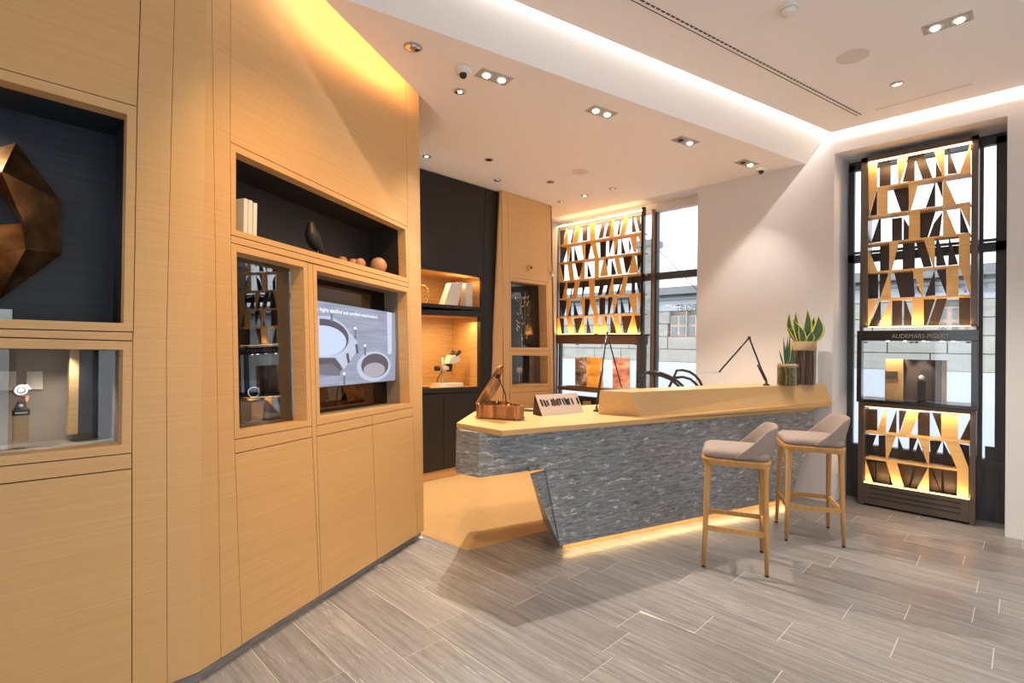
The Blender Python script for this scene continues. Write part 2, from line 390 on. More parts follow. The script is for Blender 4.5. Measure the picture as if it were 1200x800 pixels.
# wall end return
build('end_panel', MB().prism([eeT - P2_n*0.001, ee0 - P2_n*0.001, ee0 - P2_n*0.55, eeT - P2_n*0.55], _d * -0.02), oak, w2)
un_o = [(269.7, 166), (477.7, 265.8), (478.7, 331.5), (270.4, 275)]; un_i = [(276.5, 178), (475, 268.7), (476.7, 325.5), (276.5, 269.5)]
dW = depth_to(p2(475.5, 300), -P2_n, 466.5); dN = min(max(depth_to(p2(475.5, 300), -P2_n, 433), 0.2), 0.5)
unich, UI = niche('wall_niche', 'long espresso-lined upper niche holding the black bird and wooden balls', p2, P2_n, un_o, un_i, dW, dN, espresso)
dv = depth_to(p2(358, 400), -P2_n, 342.5)
win1, WI = niche('display_window', 'narrow glazed oak display window with a steel watch on a block', p2, P2_n,
    [(270.4, 284), (360.3, 307.3), (365.5, 499), (274.7, 515)], [(277.3, 294.5), (355.8, 313), (360.2, 493), (280.6, 505.4)], dv + 0.005, dv + 0.22, espresso, back_m=mirror_smoke, glass_at=dv)
dv2 = depth_to(p2(478.5, 400), -P2_n, 467)
win2, W2I = niche('display_window', 'wide oak display window with the switched-on screen hanging inside', p2, P2_n,
    [(366.5, 308.9), (478.7, 336.7), (483.5, 477), (371, 498.5)], [(371.2, 317), (477, 342), (480.5, 472.5), (375, 489)], dv2, dv2 + 0.12, taupe, back_m=mirror_smoke)
win1['category'] = 'display window'; win2['category'] = 'display window'
# plinth tiles under both facets
kick_m = grain('dark grey skirting stone', (0.34, 0.31, 0.29), (0.20, 0.18, 0.17), (18, 6, 60), 0.4)
k0 = onz(235, 797); k1 = onz(494, 627.5)
kb = MB(); ndir = V((_d.y, -_d.x, 0))
kb.prism([k0 - ndir*0.005, k1 - ndir*0.005, k1 - ndir*0.03, k0 - ndir*0.03], (0, 0, 0.056))
kb.prism([V((k0.x, -1.9, 0)), V((k0.x, k0.y, 0)), V((k0.x - 0.03, k0.y, 0)), V((k0.x - 0.03, -1.9, 0))], (0, 0, 0.056))
struct('baseboard_left', kb, kick_m)
print('depths', dA, dB, dg, dW, dN, dv, dv2)

# ------------------------------------------------------------------ room shell
ZL, ZU = 3.38, 3.60            # lower and upper ceiling
YW = 5.80; YG = 6.25           # right-hand wall face and window plane
# wall with the windows
wr = MB()
xl = ony(817, 300, YW).x; xa = ony(978, 181.5, YW).x; xb = ony(1179, 400, YW).x; zt = ony(1080, 157.5, YW).z
T_ = 0.5
def wbox(x0, x1, z0, z1, y0=YW, y1=YW + T_): wr.box(((x0+x1)/2, (y0+y1)/2, (z0+z1)/2), (x1-x0, y1-y0, z1-z0))
wbox(xl, xa, 0, 3.85); wbox(xb, 3.3, 0, 3.85); wbox(xa, xb, zt, 3.85)
zt2 = 3.36
wbox(-5.3, xl, ZL + 0.03, 3.85, YW + 0.02, YW + T_); wbox(-5.3, xl, 3.30, ZL + 0.03, YG - 0.05, YG + 0.05)
wbox(-5.6, -5.2, 0, 3.85)
wall_right = struct('wall_right', wr, white_paint)
# splayed white jamb left of tower
sp = MB(); sp.prism([V((xa, YW, 0)), V((ony(993, 400, YG - 0.04).x, YG - 0.04, 0)), V((xa, YG - 0.04, 0))], (0, 0, zt))
build('jamb', sp, white_paint, whole(wall_right)); build('jamb', MB().prism([V((-5.15, 5.82, 0)), V((-4.98, 5.95, 0)), V((-5.12, 6.2, 0)), V((-5.25, 6.2, 0))], (0, 0, 3.3)), white_paint, wall_right)
# other walls (mostly outside the picture)
struct('wall_back', MB().box((-5.35, 3.6, 1.9), (0.1, 4.9, 3.9)), white_paint)
def windowed(name, wname, along, c, a0, a1, wins, z0=0.25, z1=3.25):
    # a wall with tall shop windows between piers; along = axis index of its length
    mb = MB(); fr = MB(); gl = MB()
    def bx(m_, p0, p1, za, zb, th):
        ctr_ = ((p0+p1)/2, c, (za+zb)/2) if along == 0 else (c, (p0+p1)/2, (za+zb)/2); dd_ = (p1-p0, th, zb-za) if along == 0 else (th, p1-p0, zb-za); m_.box(ctr_, dd_)
    e = a0
    for w0_, w1_ in wins + [(a1, a1)]:
        if w0_ > e: bx(mb, e, w0_, 0, 3.86, 0.1)
        if w1_ > w0_:
            bx(mb, w0_, w1_, 0, z0, 0.1); bx(mb, w0_, w1_, z1, 3.86, 0.1)
            for q in (w0_ + 0.03, (w0_+w1_)/2, w1_ - 0.03): bx(fr, q-0.03, q+0.03, z0, z1, 0.08)
            bx(fr, w0_, w1_, z0, z0+0.06, 0.08); bx(fr, w0_, w1_, z1-0.06, z1, 0.08); bx(fr, w0_, w1_, 2.38, 2.46, 0.08); bx(gl, w0_+0.03, w1_-0.03, z0+0.03, z1-0.03, 0.008)
        e = w1_
    struct(name, mb, white_paint); o = struct(wname, fr, frame_grey); o['_w'] = (0, 0, 0); WORLD[o.name] = V((0, 0, 0)); build('pane', gl, glass, o)
windowed('wall_front', 'window_3', 0, -2.45, -3.9, 3.2, [(-1.4, 0.2), (0.9, 2.5)])
windowed('wall_right', 'window_4', 1, 3.05, -2.5, 5.9, [(-1.6, 0.2), (0.9, 2.7), (3.4, 5.0)])
struct('wall_left', MB().box((-5.2, 1.1, 1.9), (0.4, 0.1, 3.9)), white_paint)
# floor slab, stone planks, oak floor behind the counter
floor = struct('floor', MB().box((-1.1, 2.05, -0.0508), (8.6, 9.2, 0.10)), grout)
floor['_w'] = (0, 0, 0); WORLD[floor.name] = V((0, 0, 0))
O1, O2, O3 = onz(495, 626), onz(548, 645), onz(642, 621.5)
stone_line_d = V((0.297, 0.9549, 0))
SP1 = V((-2.371, 2.919, 0))
oakpoly = [O1, O2, O3, SP1 + V((-0.10, 0.15, 0)), SP1 + stone_line_d * 2.99 + V((-0.1, 0, 0)), V((-5.2, 5.79, 0)), V((-5.2, 1.2, 0)), V((-3.95, 1.2, 0))]
of = MB().prism([V((p.x, p.y, -0.01)) for p in oakpoly], (0, 0, 0.012))
oakf = build('oak_floor_area', of, oak_floor, floor)
def side(p, q, r): return (q.x-p.x)*(r.y-p.y) - (q.y-p.y)*(r.x-p.x)
def clip(poly, p, q, keep):          # clip plan polygon against line p-q
    out = []
    for k in range(len(poly)):
        A, B = poly[k], poly[(k+1) % len(poly)]; sa, sb = side(p, q, A)*keep, side(p, q, B)*keep
        if sa >= 0: out.append(A)
        if sa*sb < 0: out.append(lerp(A, B, sa/(sa-sb)))
    return out
rowh = 0.244; y_ref = 1.398
known = {0: [-2.092], 1: [-2.225], 2: [-1.40], 3: [-2.07], 4: [-1.535, -0.79], 5: [-1.22], 6: [-0.889], 8: [-0.707], 9: [-0.463], 10: [-0.193]}
for r in range(-15, 20):
    y0 = y_ref + r*rowh; y1 = y0 + rowh
    if y0 > YG: break
    xs = sorted(known.get(r, [random.uniform(-1.6, -0.4)]))
    while xs[0] > -3.6: xs.insert(0, xs[0] - random.choice([0.61, 0.85, 1.1, 1.22]))
    while xs[-1] < 3.0: xs.append(xs[-1] + random.choice([0.61, 0.85, 1.1, 1.22]))
    for x0, x1 in zip(xs, xs[1:]):
        g = 0.0022
        poly = [V((x0+g, y0+g, 0)), V((x1-g, y0+g, 0)), V((x1-g, y1-g, 0)), V((x0+g, y1-g, 0))]
        poly = [V((p.x, min(p.y, YG - 0.02), 0)) for p in poly]
        # stay in front of the oak walls
        if y1 <= k0.y: poly = clip(poly, V((k0.x, -2.4, 0)), V((k0.x, k0.y, 0)), -1)
        elif y0 >= k0.y: poly = clip(poly, k0, k1, -1)
        # cut away the oak floor: convex corner O1-O2-O3-along counter
        if len(poly) >= 3 and y1 > O1.y - 0.1:
            pieces = []
            rest = poly
            for p, q in ((O1, O2), (O2, O3), (O3, O3 + stone_line_d*4)):
                if len(rest) < 3: break
                outp = clip(rest, p, q, -1)
                if len(outp) >= 3: pieces.append(outp)
                rest = clip(rest, p, q, 1)
        else: pieces = [poly] if len(poly) >= 3 else []
        for pc in pieces:
            # drop slivers
            ar = abs(sum(pc[k].x*pc[(k+1) % len(pc)].y - pc[(k+1) % len(pc)].x*pc[k].y for k in range(len(pc))))/2
            if ar < 0.002: continue
            build('stone_plank', MB().prism([V((p.x, p.y, -0.01)) for p in pc], (0, 0, 0.0105)), floor_stone, floor)

# ceilings
cA, cB = onz(406.7, 0, ZL), onz(935, 188.5, ZL); cdir = (cB - cA).normalized()
def atY(p, d, y): return p + d * ((y - p.y)/d.y)
cB = atY(cA, cdir, YW)
gA, gB = onz(381, 0, ZL), onz(490.7, 109, ZL); gdir = (gB - gA).normalized(); gN = onz(528, 148, ZL); gM = onz(489, 163.5, ZL)
_t = ((cA.x-gA.x)*gdir.y - (cA.y-gA.y)*gdir.x)/(gdir.x*cdir.y - gdir.y*cdir.x)
cA2 = cA + cdir*_t; gA2 = gA - gdir * 0.5
print('ceiling tip', cA2, [round(q) for q in proj(cA2)])
low = MB().prism([cA2, cB, V((-5.2, YW, ZL)), V((-5.2, 2.6, ZL)), gM, gN], (0, 0, 0.03))
lowc = struct('ceiling', low, ceil_paint)
# recess behind the wall end: a sloping soffit that rises from the notch edge
up = V((0, 0, 1))
nt = MB(); q1, q2 = gM, gN; q3 = V((gA.x - 0.25, gB.y - 0.1, ZL + 0.28)); q4 = V((-4.2, 2.0, ZL + 0.28))
nt.prism([q1, q2, lerp(gN, gB, 0.80) + up*0.30, lerp(gM, V((-4.3, 2.0, ZL)), 0.5) + up*0.30], (0, 0, 0.02))
build('sloping_soffit', nt, ceil_pale, whole(lowc))
# upper ceiling
uA, uB = onz(600, 0, ZU), onz(978, 157, ZU); udir = (uB - uA).normalized(); uW = atY(uA, udir, 5.70); uA2 = atY(uA, udir, -2.4)
_uc = uA + udir*((-2.70 - uA.x)/udir.x)
struct('ceiling', MB().prism([V((-2.70, -2.4, ZU)), _uc, uW, V((3.0, 5.70, ZU)), V((3.0, -2.4, ZU))], (0, 0, 0.03)), ceil_paint)
# bulkhead fascia between the two heights: leans, rises past the ceiling edge into the light cove
fB = onz(961, 159, 3.63); fdir = cdir; off = (uA - cA); off.z = 0
nperp = V((cdir.y, -cdir.x, 0)); top_shift = 0.185
fa = [cA2, cB, cB + nperp*top_shift + up*0.24, cA2 + nperp*top_shift + up*0.24]
fb = [fa[3], fa[2], fa[2] + nperp*0.02 + up*0.12, fa[3] + nperp*0.02 + up*0.12]
fm = MB(); fm.prism(fa, nperp*-0.02 + up*0.02); fm.prism(fb, nperp * -0.02)
struct('bulkhead', fm, ceil_pale); bpy.data.objects['bulkhead'].name = 'trim_1'
# slab that closes the coves above
struct('ceiling', MB().box((-1.1, 1.8, 3.87), (8.6, 8.9, 0.06)), ceil_paint)

exec_after = []
# lights in the coves
strip_light(uA2 + up*0.10 + nperp*0.06, uW + up*0.10 + nperp*0.06, 0.03, 60, -nperp + up*0.05, NEUT)
strip_light(V((uW.x + .05, 5.62, ZU + 0.10)), V((2.9, 5.62, ZU + 0.10)), 0.03, 26, (0, 1, 0.0), WARM)
gn = V((gdir.y, -gdir.x, 0))
strip_light(gA + gdir*0.02 + up*0.12 + gn*0.05, gB + up*0.12 + gn*0.05, 0.05, 5, -gn + V((0, 0, -0.6)), (1.0, 0.50, 0.16))

# ceiling fittings -------------------------------------------------
def round_light(px, py, z, lit, label, energy=0, tgt=None, deg=75, r=0.047, dark=False, lampcol=NEUT):
    p = onz(px, py, z); t = empty('recessed_downlight', p, label, 'downlight')
    build('trim_ring', MB().lathe([(r, 0.0), (r, -0.004), (r*0.78, -0.005), (r*0.74, 0.0)], p, 20), trim_grey, t, smooth=True)
    build('reflector', MB().lathe([(r*0.76, -0.003), (r*0.45, 0.004), (0.001, 0.005)], p - V((0, 0, 0.003)), 20), chrome if not dark else blackp, t, smooth=True)
    build('lamp_lens', MB().lathe([(0.001, -0.006), (r*0.36, -0.006), (r*0.36, 0.0)], p - V((0, 0, 0.001)), 14), led_white if lit else (steel if not dark else chrome), t)
    if energy: spot(p - V((0, 0, 0.03)), tgt or (p.x, p.y, 0), energy, deg, 0.6, 0.025, lampcol)
    return t
def square_light(px, py, z, label, lit=(1, 1), energy=0, tgt=None, ang=0.0, deg=80):
    p = onz(px, py, z); t = empty('double_spotlight', p, label, 'spotlight'); M = Matrix.Rotation(ang, 3, 'Z')
    build('trim_plate', MB().box(p + V((0, 0, -0.002)), (0.25, 0.125, 0.006), M), trim_grey, t, bevel=0.002)
    for s, on in zip((-1, 1), lit):
        c = p + M @ V((s*0.06, 0, -0.006))
        build('lamp_well', MB().box(c, (0.10, 0.10, 0.004), M), mat('lamp well', (0.35, 0.32, 0.29), 0.5), t)
        build('lamp_head', MB().lathe([(0.001, -0.012), (0.020, -0.012), (0.026, -0.004), (0.026, 0.0)], c, 24), led_white if on else blackp, t)
    if energy: spot(p - V((0, 0, 0.04)), tgt or (p.x, p.y, 0), energy, deg, 0.7, 0.03)
    return t
ang = math.atan2(cdir.y, cdir.x)
KEY = onz(573, 187, ZL)
round_light(484, 55, ZL, False, 'pale unlit round downlight nearest the upper edge of the oak wall', r=0.06)
round_light(539, 107, ZL, True, 'small lit round downlight just below the dome camera on the lower ceiling', 30)
round_light(500, 183, ZL, True, 'lit round downlight beside the end edge of the oak wall', 30)
round_light(573, 187, ZL, False, 'black adjustable downlight above the blackened wood cabinet', 0, dark=True)
round_light(583, 211, ZL, False, 'faint round downlight at the junction of black and oak cladding')
round_light(645, 213, ZL, False, 'black adjustable downlight between the flush speaker and the oak column', 0, dark=True)
round_light(685, 229, ZL, True, 'lit round downlight in front of the back lattice screen', 30)
round_light(718, 221, ZL, False, 'unlit round downlight left of the white wall, above the lattice screen')
round_light(657, 236, ZL, False, 'unlit round downlight tucked in the back corner above the oak column')
spot(KEY - V((0, 0, 0.04)), (-1.9, 3.2, 0.0), 330, 105, 0.35, 0.02, (1.0, 0.90, 0.76))
spot(KEY + V((-0.16, -0.10, -0.04)), (-1.9, 3.2, 0.0), 100, 105, 0.35, 0.02, (1.0, 0.86, 0.68))
square_light(579, 90, ZL, 'pair of lit square spotlights beside the dome camera', energy=45, ang=ang)
square_light(705, 131, ZL, 'second pair of square spotlights along the bulkhead, both lamps lit', energy=45, ang=ang)
square_light(803, 165, ZL, 'third pair of square spotlights along the bulkhead, one lamp dark', (0, 1), 45, ang=ang)
square_light(875, 191, ZL, 'last pair of square spotlights, close to the white wall', (0, 1), 40, ang=ang)
square_light(1110, 27, ZU, 'square twin spotlight on the high ceiling at the top right', energy=60, ang=math.pi/2*0)
round_light(1051, 98, ZU, True, 'single lit round downlight on the high ceiling before the tower', 55)
# added fill spots without fittings, out of view, to brighten the room
for x, y in ((0.6, 0.9), (0.6, 2.8), (1.9, 1.2), (1.9, 3.6), (-0.6, -1.2), (1.2, -1.2)):
    spot((x, y, ZU - 0.03), (x, y, 0), 60, 120, 0.8, 0.05, NEUT)
spot((-1.3, 0.9, ZU - 0.03), (-3.1, 1.55, 1.3), 170, 62, 0.9, 0.06, (1.0, 0.58, 0.18))  # this and the next: added amber spots warming the second oak facet, no fittings
spot((-1.9, 2.3, ZL - 0.03), (-3.3, 2.0, 1.2), 55, 70, 0.9, 0.06, (1.0, 0.58, 0.18))
def disc(px, py, z, r, name, label, cat, m=None):
    p = onz(px, py, z); return tag(build(name, MB().lathe([(r, 0), (r, -0.004), (r*0.93, -0.007), (0.001, -0.006)], p, 28), m or ceil_paint, origin=p), label, cat)
disc(680, 201, ZL, 0.09, 'ceiling_speaker', 'round flush speaker grille on the lower ceiling', 'speaker', mat('speaker grille', (0.74, 0.70, 0.69), 0.8))
disc(999, 66, ZU, 0.10, 'ceiling_speaker', 'round flush speaker grille on the high ceiling', 'speaker', mat('speaker grille'))
def dome(px, py, z, label):
    p = onz(px, py, z); t = empty('dome_camera', p, label, 'camera')
    build('housing', MB().lathe([(0.055, 0), (0.055, -0.018), (0.048, -0.036), (0.001, -0.04)], p, 24), whitep, t, smooth=True)
    build('dome', MB().sphere(p - V((0, 0, 0.045)), 0.026, 16), blackp, t, smooth=True)
dome(543, 80, ZL, 'white dome camera on the lower ceiling near the oak wall')
dome(892, 196, ZL, 'small white dome camera where the lower ceiling meets the white wall')
p = onz(924, 9, ZU); t = empty('smoke_detector', p, 'white smoke detector at the top of the picture on the high ceiling', 'smoke detector')
build('base_plate', MB().lathe([(0.055, 0), (0.055, -0.015), (0.001, -0.016)], p, 24), whitep, t)
build('sensor_head', MB().lathe([(0.045, -0.015), (0.045, -0.032), (0.036, -0.045), (0.001, -0.047)], p, 24), whitep, t, smooth=True)
s0, s1 = onz(738, -4, ZU), onz(1007, 135, ZU); sd = (s1 - s0).normalized(); sn = V((sd.y, -sd.x, 0))
t = empty('slot_diffuser', (s0 + s1)/2, 'long thin black double-slot air diffuser in the high ceiling', 'air vent')
for k, wd in ((0.016, 0.006), (-0.016, 0.003)):
    build('slot', MB().prism([s0 + sn*(k-wd), s1 + sn*(k-wd), s1 + sn*(k+wd), s0 + sn*(k+wd)], (0, 0, -0.002)), mat('slot shadow', (0.06, 0.05, 0.05), 0.6), t)
fr_ = MB(); n_ = int((s1-s0).length/0.045)
for k in range(n_):
    c = lerp(s0, s1, (k+0.5)/n_) + sn*0.016 - V((0, 0, 0.003)); fr_.box(c, (0.008, 0.013, 0.002), Matrix.Rotation(math.atan2(sd.y, sd.x), 3, 'Z'))
build('slot_bridges', fr_, ceil_paint, t)

s2, s3 = onz(1025, 129, ZU), onz(1139, 98, ZU); sn2 = V((-(s3-s2).y, (s3-s2).x, 0)).normalized()*0.012
tag(build('return_air_grille', MB().prism([s2 - sn2, s3 - sn2, s3 + sn2, s2 + sn2], (0, 0, -0.002)), mat('speaker grille'), origin=(s2+s3)/2), 'faint thin linear grille on the high ceiling before the tower niche', 'air vent')
# ------------------------------------------------------------------ blackened cabinet and oak column at the back
XB, XO = -4.58, -4.50
NX = V((1, 0, 0))
def kb_(x, y): return onx(x, y, XB)
def ko(x, y): return onx(x, y, XO)
wb = struct('wall_back', MB().box((-5.28, 4.2, 1.7), (0.04, 2.6, 3.4)), joint); wb['_w'] = (0, 0, 0); WORLD[wb.name] = V((0, 0, 0)); wb.location = (0, 0, 0)
LB = 470      # left limit hidden behind the oak wall end
def lineat(x, A, B): return A[1] + (B[1]-A[1])*(x-A[0])/(B[0]-A[0])
def bp(x, A, B): return (x, lineat(x, A, B))
ct_ = ZL - 0.004
bT = lambda x: up_to(kb_(x, 400), kb_(x, 330), ct_)
bTp = [onp(x, 400, (XB, 0, 0), (1, 0, 0)) for x in (LB, 568, 584.6)]
def vert(p, z): return V((p.x, p.y, z))
uo = [(LB, lineat(LB, (492.4, 311), (566, 323))), (566, 323), (566, 364), (LB, lineat(LB, (492.4, 359), (566, 364)))]
ui = [(LB+1, lineat(LB+1, (492.4, 314), (564, 325))), (564, 325), (564, 360), (LB+1, lineat(LB+1, (492.4, 354.5), (564, 360)))]
lo_ = [(LB, 362.5), (566, 364), (566, 459), (LB, 462)]
li_ = [(LB+1, 367.5), (563, 371.5), (563, 453), (LB+1, 456)]
blk_top = [vert(kb_(LB, 300), ct_), vert(kb_(567.5, 300), ct_), kb_(566, 323), kb_(*uo[0])]
blk_side = [vert(kb_(567.5, 300), ct_), vert(kb_(584.2, 300), ct_), kb_(579.4, 360), kb_(575.5, 455), vert(kb_(573, 455), 0.10), vert(kb_(564, 459), 0.10), kb_(566, 459), kb_(566, 323)]
blk_d1 = [kb_(LB, 464), kb_(520, 461), vert(kb_(520.3, 540), 0.10), vert(kb_(LB, 540), 0.10)]
blk_d2 = [kb_(520, 461), kb_(566, 459), vert(kb_(564, 459), 0.10), vert(kb_(520.3, 540), 0.10)]
bkm = MB()
for q in (blk_top, blk_side, blk_d1, blk_d2):
    build('panel', MB().prism(shrink(q, 0.003), NX * -TH), blackwood, wb); bkm.prism([p - NX*(TH+0.002) for p in q], NX*-0.01)
build('backing', bkm, blackp, wb)
build('plinth', MB().prism([vert(kb_(LB, 500), 0.0) - NX*0.03, vert(kb_(573, 500), 0.0) - NX*0.03, vert(kb_(573, 500), 0.098) - NX*0.03, vert(kb_(LB, 500), 0.098) - NX*0.03], NX*-0.02), oak, wb)
amber_oak = grain('oak niche lining', (0.66, 0.42, 0.18), (0.55, 0.33, 0.13), (3, 3, 60), 0.45)
def niche_b(name, label, plane, outer, opening, d0, d1, fm, rm, lin, bm_=None, glass_at=None):
    O = [plane(*q) for q in outer]; I = [plane(*q) for q in opening]; base = (I[2]+I[3])/2
    t = empty(name, base, label, 'niche'); facet_ring(t, O, I, NX, m=fm)
    recess(t, I, NX, TH*0.99, d0, rm, 'reveal', back=False); recess(t, shrink(I, -0.003), NX, d0, d1, lin, 'lining', back_m=bm_ or lin)
    if glass_at: build('glass_pane', MB().prism([p - NX*glass_at for p in shrink(I, 0.001)], NX*-0.004), museum_glass, t)
    return t, I
dd1 = depth_to(kb_(564, 340), -NX, 559.5); dd2 = min(depth_to(kb_(563, 400), -NX, 528), 0.55)
print('back depths', dd1, dd2)
nb1, NB1 = niche_b('wall_niche', 'shallow amber-lit niche with white books in the blackened cabinet', kb_, uo, ui, 0.03, dd2, blackwood, blackwood, amber_oak)
nb2, NB2 = niche_b('wall_niche', 'amber-lit niche with the microscope in the blackened cabinet', kb_, lo_, li_, 0.06, dd2, blackwood, blackwood, amber_oak)
# canted oak strip and oak column
fold = [V((XB, kb_(584.2, 300).y, ct_)), V((XO, ko(587, 231).y, ct_)), ko(589, 360), V((XO, ko(590.5, 455).y, 0.0)), V((XB, kb_(573, 455).y, 0.0)), kb_(575.5, 455), kb_(579.4, 360)]
build('canted_panel', MB().prism(fold, (-0.02, 0, 0)), oak, wb)
oT = lambda x: vert(ko(x, 300), ct_)
pl_left = [oT(587), oT(594.3), ko(596.4, 324.5), ko(597.6, 410), ko(597.6, 455), vert(ko(597.6, 470), 0.0), vert(ko(590.5, 470), 0.0), ko(590.5, 455), ko(589, 360)]
pl_top = [oT(594.3), oT(639.8), ko(641.5, 330.7), ko(596.4, 324.5)]
pl_right = [oT(639.8), oT(645.6), ko(648, 330), ko(650, 455), vert(ko(650.5, 470), 0), vert(ko(645.5, 470), 0), ko(645.3, 457), ko(641.5, 330.7)]
pl_b1 = [ko(597.6, 453.5), ko(645.2, 452), ko(645.3, 457), ko(597.7, 460.5)]
pl_b2 = [ko(597.7, 460.5), ko(645.3, 457), vert(ko(645.5, 470), 0), vert(ko(597.7, 470), 0)]
bko = MB()
for q in (pl_left, pl_top, pl_right, pl_b1, pl_b2):
    build('panel', MB().prism(shrink(q, 0.002), NX*-TH), oak, wb); bko.prism([p - NX*(TH+0.002) for p in q], NX*-0.01)
build('backing', bko, joint, wb)
build('side_panel', MB().prism([oT(645.6), ko(648, 330), ko(650, 455), vert(ko(650.5, 470), 0), vert(ko(650.5, 470), 0) - NX*0.6, oT(645.6) - NX*0.6], (0, -0.02, 0)), oak, wb)
nc1, NC1 = niche_b('wall_niche', 'tall black-lined niche with a gilded sprig in the oak column', ko, [(596.4, 324.5), (641.5, 330.7), (643.6, 411), (597.6, 411)], [(598.7, 328.7), (640, 334), (641.8, 407.3), (599, 407)], 0.14, 0.22, oak, oak_end, blackp, glass_at=0.13)
nc2, NC2 = niche_b('wall_niche', 'small glazed niche with a brass ring clock in the oak column', ko, [(597.6, 411), (643.6, 411), (645.2, 452), (597.6, 453.5)], [(600, 416), (642, 417), (642.3, 449.3), (600, 451)], 0.14, 0.34, oak, oak_end, taupe, espresso, glass_at=0.13)
# amber light in the back niches
for I, W in ((NB1, 2.2), (NB2, 5.0)):
    a0, a1 = I[0] - NX*0.12 - up*0.02, I[1] - NX*0.12 - up*0.02
    z_ = min(a0.z, a1.z) - 0.01; strip_light(V((a0.x, a0.y+0.02, z_)), V((a1.x, a1.y-0.05, z_)), 0.04, W*1.6, (0, 0, -1), (1, 0.66, 0.3))

# contents of the back niches
bz = NB2[2].z
fy = lambda x, dep: onp(x, 452, (XB - dep, 0, 0), (1, 0, 0)).y
def on_dep(x, y, dep): return onx(x, y, XB - dep)
dep = 0.22
mb0 = on_dep(524, 451, dep); s_ = 1.0
zb = min(NB2[2].z, NB2[3].z) + 0.002
t = empty('microscope', V((mb0.x, mb0.y, zb)), 'white binocular microscope with black eyepieces in the amber niche', 'microscope')
def mp_(x, y): return on_dep(x, y, dep)
bs = [mp_(511, 450), mp_(537, 450)]
wy = bs[1].y - bs[0].y
build('base', MB().box(((bs[0].x), (bs[0].y+bs[1].y)/2, zb + 0.022), (0.2, wy, 0.044)), whitep, t, bevel=0.008)
build('column', MB().tube([V((mp_(518.5, 420).x, mp_(518.5, 420).y, zb + 0.04)), mp_(518.5, 419)], 0.012), steel, t, smooth=True)
build('arm', MB().box(mp_(523, 431), (0.05, 0.11, 0.045)), whitep, t, bevel=0.008)
build('focus_knob', MB().lathe([(0.03, 0), (0.03, 0.05)], mp_(514.5, 431.5), 16, (0, -0.3, 0)), blackp, t)
build('head', MB().ring([[mp_(x_, y_) + NX*dx for x_, y_ in ((522, 426), (532, 426), (537, 421), (535, 416), (526, 416))] for dx in (-0.05, 0.05)]), whitep, t, bevel=0.008)
build('objective', MB().tube([mp_(526.5, 426), mp_(526.5, 435)], [0.040, 0.030], 18), blackp, t, smooth=True)
for dx in (-0.03, 0.03):
    build('eyepiece', MB().tube([mp_(530, 419) + NX*dx, mp_(537 if dx > 0 else 533.5, 411.5) + NX*dx], [0.020, 0.024], 14), blackp, t, smooth=True)
build('cable', MB().tube([mp_(512, 448), mp_(513, 443), mp_(516, 438), mp_(518, 434)], 0.005, 6), blackp, t)
q = on_dep(497, 453, 0.12)
tag(build('desk_remote', MB().box((q.x, q.y, zb + 0.012), (0.08, 0.10, 0.022)), blackp, origin=(q.x, q.y, zb), bevel=0.004), 'small black box at the left end of the microscope niche', 'box')
zb1 = min(NB1[2].z, NB1[3].z) + 0.002
def bk_slab(pts, dep_, name, label, th=0.10):
    P = [onx(x, y, XB - dep_) for x, y in pts]; mz = min(p.z for p in P); P = [p + V((0, 0, zb1 - mz)) for p in P]
    o = build(name, MB().prism(P, NX*-th), paper, origin=sum(P, V((0, 0, 0)))/4, bevel=0.002); tag(o, label, 'book', 'white books in the upper amber niche'); return o
bk_slab([(520, 356.5), (529, 330.5), (543, 329.5), (536.5, 357)], 0.08, 'book', 'white book leaning to the right in the amber niche')
bk_slab([(546, 357), (546, 329.5), (553.8, 329.8), (553.8, 358)], 0.08, 'book', 'white book standing upright beside the leaning one')
c = on_dep(496, 343.5, 0.1); rr_ = 0.10
t = empty('wire_ring', V((c.x, c.y, zb1)), 'gilded wire ring sculpture half hidden by the oak wall end', 'sculpture')
cy_ = V((c.x, c.y, zb1 + rr_))
build('ring', MB().tube([cy_ + V((0.0, math.cos(t_)*rr_*0.75, math.sin(t_)*rr_)) for t_ in [2*math.pi*k/28 for k in range(29)]], 0.006, 8), gold, t, smooth=True)
build('inner_wire', MB().tube([cy_ + V((0.01*math.sin(3*t_), math.cos(t_)*rr_*(0.45+0.2*math.sin(3*t_)), math.sin(t_*1.0)*rr_*(0.55+0.2*math.cos(2*t_)))) for t_ in [2*math.pi*k/32 for k in range(33)]], 0.004, 6), gold, t, smooth=True)

# sprig in tall niche
sz = NC1[2].z; sprig_x = XO - 0.17
t = empty('gilded_sprig', V((sprig_x, onx(612, 400, sprig_x).y, min(NC1[2].z, NC1[3].z) + 0.002)), 'gilded leafy sprig on a clear foot against black', 'plant')
base_s = V(t['_w']); sp_c = mat('gilded leaf', (0.75, 0.52, 0.30), 0.35, 0.9)
def ks(x, y): return onx(x, y, sprig_x)
stem = [base_s + V((0, 0, 0.01)), ks(611, 392), ks(613, 375), ks(610, 360), ks(612, 348)]
build('foot', MB().box(base_s + V((0, 0, 0.012)), (0.04, 0.12, 0.024)), vitrine_glass, t)
build('stem', MB().tube(stem, 0.003, 6), sp_c, t)
rs = random.Random(3)
for k in range(34):
    y_ = rs.uniform(346, 398); x_ = 611 + rs.uniform(-7, 10) * (1.0 if y_ < 372 else 0.75); c = ks(x_, y_); a_ = rs.uniform(0.2, 1.0) * (1 if x_ > 611 else -1); ln = rs.uniform(0.02, 0.035)
    d_ = V((rs.uniform(-.3, .3), math.cos(a_) * (1 if x_ > 611 else -1), abs(math.sin(a_)) + .2)).normalized() * ln; s2 = d_.cross(NX).normalized() * 0.007
    build('leaf', MB().prism([c - d_, c + s2, c + d_, c - s2], NX*0.002), sp_c, t)
